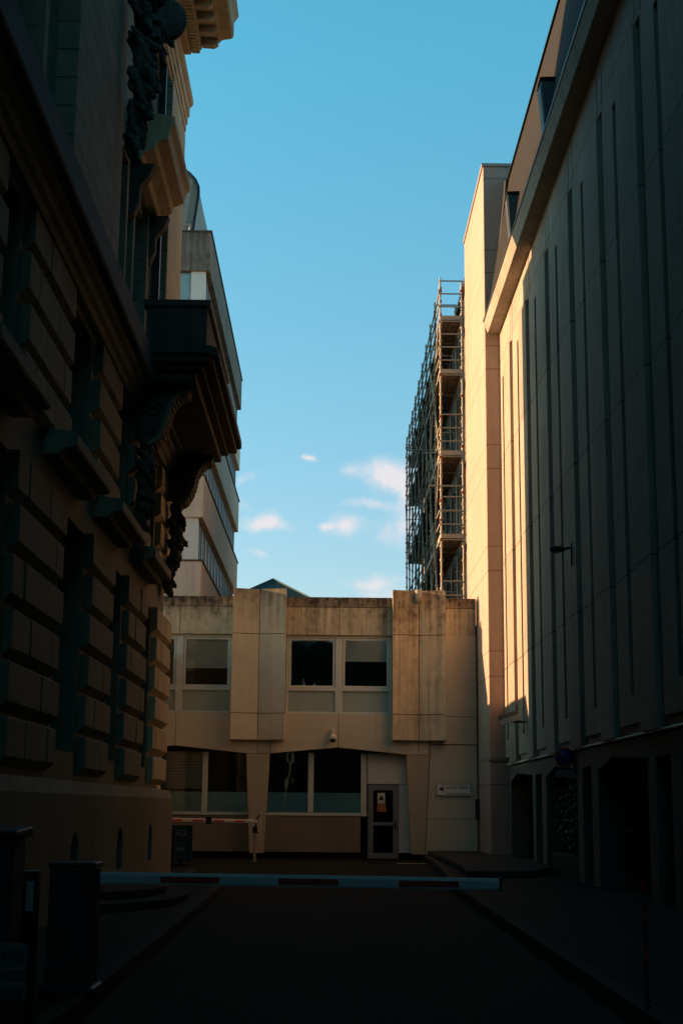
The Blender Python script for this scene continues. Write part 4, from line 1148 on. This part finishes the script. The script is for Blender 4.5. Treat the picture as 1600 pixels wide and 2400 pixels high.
# ------------------------------------------------------------------ barriers, posts, terminal, totem
def barrier_arm(parent, x0, x1, y, z0, z1, h, stripes, mat, dep=.05):
    """thin striped boom running in x"""
    zz = lambda x_: z0 + (z1 - z0) * (x_ - x0) / (x1 - x0)
    m_ = MB(); pr = [(-dep / 2, -h / 2 + .01), (-dep / 2, h * .22), (-dep * .12, h / 2), (dep * .12, h / 2), (dep / 2, h * .22), (dep / 2, -h / 2 + .01), (dep * .4, -h / 2), (-dep * .4, -h / 2)]
    n_p = len(pr)
    m_.raw([(x_, y + q[0], zz(x_) + q[1]) for x_ in (x0, x1) for q in pr], [tuple(range(n_p)), tuple(range(2 * n_p - 1, n_p - 1, -1))] + [(i, (i + 1) % n_p, n_p + (i + 1) % n_p, n_p + i) for i in range(n_p)])
    a = m_.build('arm', mat, parent)
    for s0_, s1_ in stripes:
        m_ = MB(); m_.prism([(s0_, zz(s0_) - h * .33), (s1_, zz(s1_) - h * .33), (s1_, zz(s1_) + h * .20), (s0_, zz(s0_) + h * .20)], 'y', y - dep / 2 - .004, y - dep / 2 - .0005)
        m_.build('stripe', M['red'], a)
    return a
YBAR = 11.6
nb = thing('parking_barrier', 'near white barrier boom with red stripes across the lane', 'barrier')
bx = lambda u: at(u, 2060, y=YBAR).x
barrier_arm(nb, bx(228), bx(1168), YBAR, 1.027, 1.003, .09, [(bx(377), bx(516)), (bx(653), bx(793)), (bx(934), bx(1074))], M['white'])
MB().box(bx(1168), bx(1168) + .02, YBAR - .03, YBAR + .03, .95, 1.055).build('end_cap', M['blackmetal'], nb)
cb = MB(); cb.box(-2.2, -1.845, YBAR - .02, YBAR + .34, .17, 1.10); cb.box(-2.24, -1.81, YBAR - .06, YBAR + .38, .145, .2)
cbo = cb.build('cabinet', M['cabinet'], nb, 0.015)
MB().box(-2.21, -1.835, YBAR - .03, YBAR + .35, 1.101, 1.14).build('lid', M['blackmetal'], nb, 0.01)
MB().box(-1.95, -1.80, YBAR - .05, YBAR - .021, .93, 1.10).build('arm_clamp', M['blackmetal'], nb, 0.006)
MB().box(-2.15, -1.9, YBAR - .028, YBAR - .021, .3, .85).build('door', M['cabinet'], cbo, 0.004)

YB2 = 42.5
b2x = lambda u: at(u, 1922, y=YB2).x
fbr = thing('parking_barrier', 'far cream barrier boom with red stripes before the annex windows', 'barrier')
barrier_arm(fbr, -5.1, b2x(603), YB2, 1.16, 1.13, .10, [(b2x(402), b2x(427)), (b2x(452), b2x(477)), (b2x(502), b2x(526)), (b2x(550), b2x(573)), (-4.95, -4.72)], M['cream'])
bc = (b2x(483) + b2x(496)) / 2
MB().box(bc - .085, bc + .085, YB2 - .06, YB2 + .06, 1.04, 1.25).build('light_box', M['blackmetal'], fbr, 0.008)
rp = thing('barrier_rest_post', 'slim metal rest post with pivot at the end of the far barrier', 'post')
px_ = b2x(598)
m_ = MB(); m_.tube((px_, YB2 + .02, 0), (px_, YB2 + .02, .98), .04, 12); m_.tube((px_, YB2 + .02, 0), (px_, YB2 + .02, .02), .09, 14); m_.build('post', M['galv'], rp)
m_ = MB(); m_.box(px_ - .07, px_ + .07, YB2 - .03, YB2 + .07, .8, .98); m_.path([(px_ + .02, YB2, .98), (px_ + .02, YB2 + .0, 1.16), (px_ + .14, YB2, 1.32)], .022, 8); m_.tube((px_, YB2 - .045, .89), (px_, YB2 - .03, .89), .04, 12); m_.build('pivot', M['blackmetal'], rp)
MB().box(px_ + .15, px_ + .17, YB2 - .01, YB2 + .01, .75, 1.42).build('rod', M['cream'], rp)
MB().box(px_ + .0, px_ + .17, YB2 - .005, YB2 + .005, .79, .81).build('strut', M['blackmetal'], rp)

rs = thing('striped_post', 'thin red-striped post on the right pavement kerb', 'post')
z0 = 0.157; zt = at(1447, 2060, y=11.0).z; xx = at(1451, 2200, y=11.0).x + .13
xx = 2.36
m_ = MB(); m_.tube((xx, 11.0, z0), (xx, 11.0, zt), .015, 12); m_.tube((xx, 11.0, z0), (xx, 11.0, z0 + .02), .035, 14); m_.build('pole', M['cabinet'], rs)
for a, b in ((.35, .5), (.62, .77), (.9, .99)):
    m_ = MB(); m_.tube((xx, 11.0, z0 + (zt - z0) * a), (xx, 11.0, z0 + (zt - z0) * b), .0165, 12); m_.build('band', M['red'], rs)

tm = thing('access_terminal', 'dark access terminal cabinet at the left edge before the near barrier', 'terminal')
m_ = MB(); m_.box(-2.35, -1.83, 8.5, 8.85, .145, 1.40); m_.build('cabinet', M['cabinet'], tm, 0.02)
MB().prism([(8.44, 1.40), (8.9, 1.40), (8.9, 1.46), (8.44, 1.44)], 'x', -2.39, -1.80).build('lid', M['blackmetal'], tm, 0.01)
MB().box(-2.25, -1.95, 8.49, 8.499, .9, 1.2).build('panel', M['bluepanel'], tm)
rpst = thing('reflector_post', 'short dark post with a white reflective strip beside the access terminal', 'post')
a_ = at(71, 2065, y=9.4); b_ = at(71, 2136, y=9.4)
MB().box(a_.x - .05, a_.x + .05, 9.42, 9.5, .145, at(71, 2045, y=9.4).z).build('post', M['blackmetal'], rpst, 0.008)
MB().box(a_.x - .024, a_.x + .024, 9.412, 9.419, b_.z, a_.z).build('reflective_strip', M['white'], rpst)
MB().box(a_.x - .056, a_.x + .056, 9.40, 9.51, at(71, 2045, y=9.4).z, at(71, 2041, y=9.4).z).build('cap', M['galv'], rpst)
rsn = thing('access_sign', 'low dull sign reading RAPPEL ACCES COUR at the bottom left', 'sign')
yy = 8.0; a_ = at(67, 2212, y=yy); b_ = at(62, 2345, y=yy)
x1 = a_.x; x0 = x1 - .215
MB().box(x0, x1, yy, yy + .012, b_.z, a_.z).build('plate', M['greyplate'], rsn, 0.004)
for k, w_ in enumerate(('RAPPEL', 'ACCES', 'COUR')):
    text('lettering', w_, .068, (at((61, 63, 54)[k], 2300, y=yy).x, yy - .003, a_.z - .068 - k * .098), (rad(90), 0, 0), M['ink'], rsn, (.165, .15, .125)[k], .003, 'RIGHT')
m_ = MB()
for q in (x0 + .03, x1 - .03): m_.box(q - .015, q + .015, yy + .013, yy + .043, .145, a_.z - .02)
m_.build('leg', M['blackmetal'], rsn)

tt = thing('totem_sign', 'dark freestanding PARKING entrée board behind the old building corner', 'sign')
yt = 38.5
t0, t1 = at(398, 1935, y=yt), at(452, 1935, y=yt); zb_, ztp = .12, 1.06
xa_ = t1.x - 1.55
MB().box(xa_, t1.x, yt, yt + .12, zb_, ztp).build('board', M['cabinet'], tt, 0.01)
MB().box(xa_ + .03, t1.x - .13, yt - .008, yt - .001, .22, .66).build('panel', M['bluepanel'], tt)
text('lettering', 'PARKING', .235, (t1.x - .145, yt - .004, .85), (rad(90), 0, 0), M['greytext'], tt, 1.22, .003, 'RIGHT')
text('lettering', 'entrée', .21, (t1.x - .20, yt - .011, .45), (rad(90), 0, 0), M['greytext'], tt, .62, .002, 'RIGHT')
m_ = MB(); m_.box(xa_ - .05, t1.x - .05, yt - .02, yt + .14, 0.0, .06); m_.box(xa_ + .1, xa_ + .2, yt + .02, yt + .1, .06, .12); m_.box(t1.x - .35, t1.x - .25, yt + .02, yt + .1, .06, .12); m_.build('foot', M['kerb'], tt)
sdc = MB(); t2 = at(411, 1940, y=37.6); sdc.box(t2.x - .5, t2.x, 37.6, 37.9, .1, .98); sdc.box(t2.x - .52, t2.x + .015, 37.58, 37.92, .98, 1.0); sdc.box(t2.x - .45, t2.x - .03, 37.65, 37.85, 0, .1)
tag(sdc.build('control_cabinet', M['blackmetal'], None, 0.008), 'small black control cabinet half hidden by the old building corner', 'cabinet')

# ------------------------------------------------------------------ sky, sun, camera
SUN = Vector((-1, 0.15, 0.18)).normalized()     # towards the sun
W = D.worlds.new('World'); S.world = W; W.use_nodes = True
nt = W.node_tree; bg = nt.nodes['Background']
sky = N(nt, 'ShaderNodeTexSky', sky_type='NISHITA'); sky.sun_disc = False
sky.sun_elevation = math.asin(SUN.z); sky.sun_rotation = math.atan2(SUN.x, SUN.y)
sky.air_density = 1.0; sky.dust_density = 0.6; sky.ozone_density = 1.5
tc = N(nt, 'ShaderNodeTexCoord'); sep = N(nt, 'ShaderNodeSeparateXYZ'); nt.links.new(tc.outputs['Generated'], sep.inputs[0])
tint = mixc(nt, ramp(nt, sep.outputs[2], 0.14, 0.5), (0.64, 0.69, 0.72), (0.39, 1.02, 0.98))
tint = mixc(nt, ramp(nt, sep.outputs[2], 0.52, 0.86), tint, (0.075, 0.20, 0.185))      # deep blue zenith of a low sun
c = mixc(nt, 1.0, sky.outputs[0], tint, 'MULTIPLY')
# small pink cumulus low over the roofs
yv = math_(nt, 'MAXIMUM', sep.outputs[1], 0.02)
ca = math_(nt, 'DIVIDE', sep.outputs[0], yv); ce = math_(nt, 'DIVIDE', sep.outputs[2], yv)
cv = N(nt, 'ShaderNodeCombineXYZ'); nt.links.new(ca, cv.inputs[0]); nt.links.new(ce, cv.inputs[1])
nz = noise_(nt, cv.outputs[0], 38, 6, 0.62); nz2 = noise_(nt, cv.outputs[0], 90, 4, 0.6)
wv = N(nt, 'ShaderNodeTexNoise'); wv.inputs['Scale'].default_value = 30; wv.inputs['Detail'].default_value = 5; nt.links.new(cv.outputs[0], wv.inputs['Vector'])
ws = N(nt, 'ShaderNodeSeparateColor'); nt.links.new(wv.outputs['Color'], ws.inputs[0])
ca = math_(nt, 'MULTIPLY_ADD', math_(nt, 'SUBTRACT', ws.outputs[0], 0.5), 0.045, ca)
ce = math_(nt, 'MULTIPLY_ADD', math_(nt, 'SUBTRACT', ws.outputs[1], 0.5), 0.022, ce)
tot = None
for (u, v, su, sv, amp) in ((905, 1112, 48, 30, 1.15), (940, 1160, 34, 34, .9), (930, 1240, 26, 38, 1.0), (605, 1226, 36, 18, 1.15), (650, 1236, 26, 14, .75), (812, 1240, 44, 20, 1.1), (752, 1230, 20, 8, .9), (880, 1362, 48, 14, .95), (728, 1074, 20, 8, .8), (870, 1186, 45, 10, .6), (600, 1292, 26, 8, .5), (576, 1178, 16, 14, .4), (575, 1130, 12, 14, .35), (825, 1110, 26, 14, .5), (905, 1390, 50, 12, .6)):
    d = M3 @ Vector(((u - CX) / F, -(v - CY) / F, -1)); a0, e0 = d.x / d.y, d.z / d.y
    q = math_(nt, 'POWER', math_(nt, 'DIVIDE', math_(nt, 'SUBTRACT', ca, a0), su / F * 1.03), 2)
    r = math_(nt, 'POWER', math_(nt, 'DIVIDE', math_(nt, 'SUBTRACT', ce, e0), sv / F * 1.03), 2)
    g = math_(nt, 'MULTIPLY', math_(nt, 'EXPONENT', math_(nt, 'MULTIPLY', math_(nt, 'ADD', q, r), -0.9)), amp)
    tot = g if tot is None else math_(nt, 'ADD', tot, g)
m = math_(nt, 'MULTIPLY', tot, math_(nt, 'ADD', math_(nt, 'MULTIPLY_ADD', nz, 2.6, -0.55), math_(nt, 'MULTIPLY', nz2, 0.5)))
m = ramp(nt, m, 0.06, 1.15)
m = math_(nt, 'MULTIPLY', m, 0.95)
CLOUD = (2.45, 2.32, 2.42)
c = mixc(nt, m, c, CLOUD)
nt.links.new(c, bg.inputs[0]); bg.inputs[1].default_value = 0.127

L = D.lights.new('sun', 'SUN'); L.energy = 5.0; L.angle = rad(0.5); L.color = (1.0, 0.53, 0.275)
lo = D.objects.new('sun', L); COL.objects.link(lo); lo.rotation_euler = (-SUN).to_track_quat('-Z', 'Y').to_euler(); lo.location = (-30, 20, 40)

cam = D.cameras.new('camera'); co = D.objects.new('camera', cam); COL.objects.link(co); S.camera = co
cam.sensor_fit = 'VERTICAL'; cam.sensor_height = 36; cam.lens = 36 * F / 2400; cam.clip_end = 3000; cam.clip_start = 0.1
mw = M3.to_4x4(); mw.translation = Vector((0, 0, EYE)); co.matrix_world = mw

S.render.engine = 'CYCLES'
S.cycles.max_bounces = 8; S.cycles.diffuse_bounces = 5; S.cycles.glossy_bounces = 4; S.cycles.transparent_max_bounces = 12
S.cycles.use_denoising = True
S.view_settings.view_transform = 'Standard'; S.view_settings.look = 'None'; S.view_settings.exposure = 1.45; S.view_settings.gamma = 1
S.render.resolution_x, S.render.resolution_y = 682, 1024
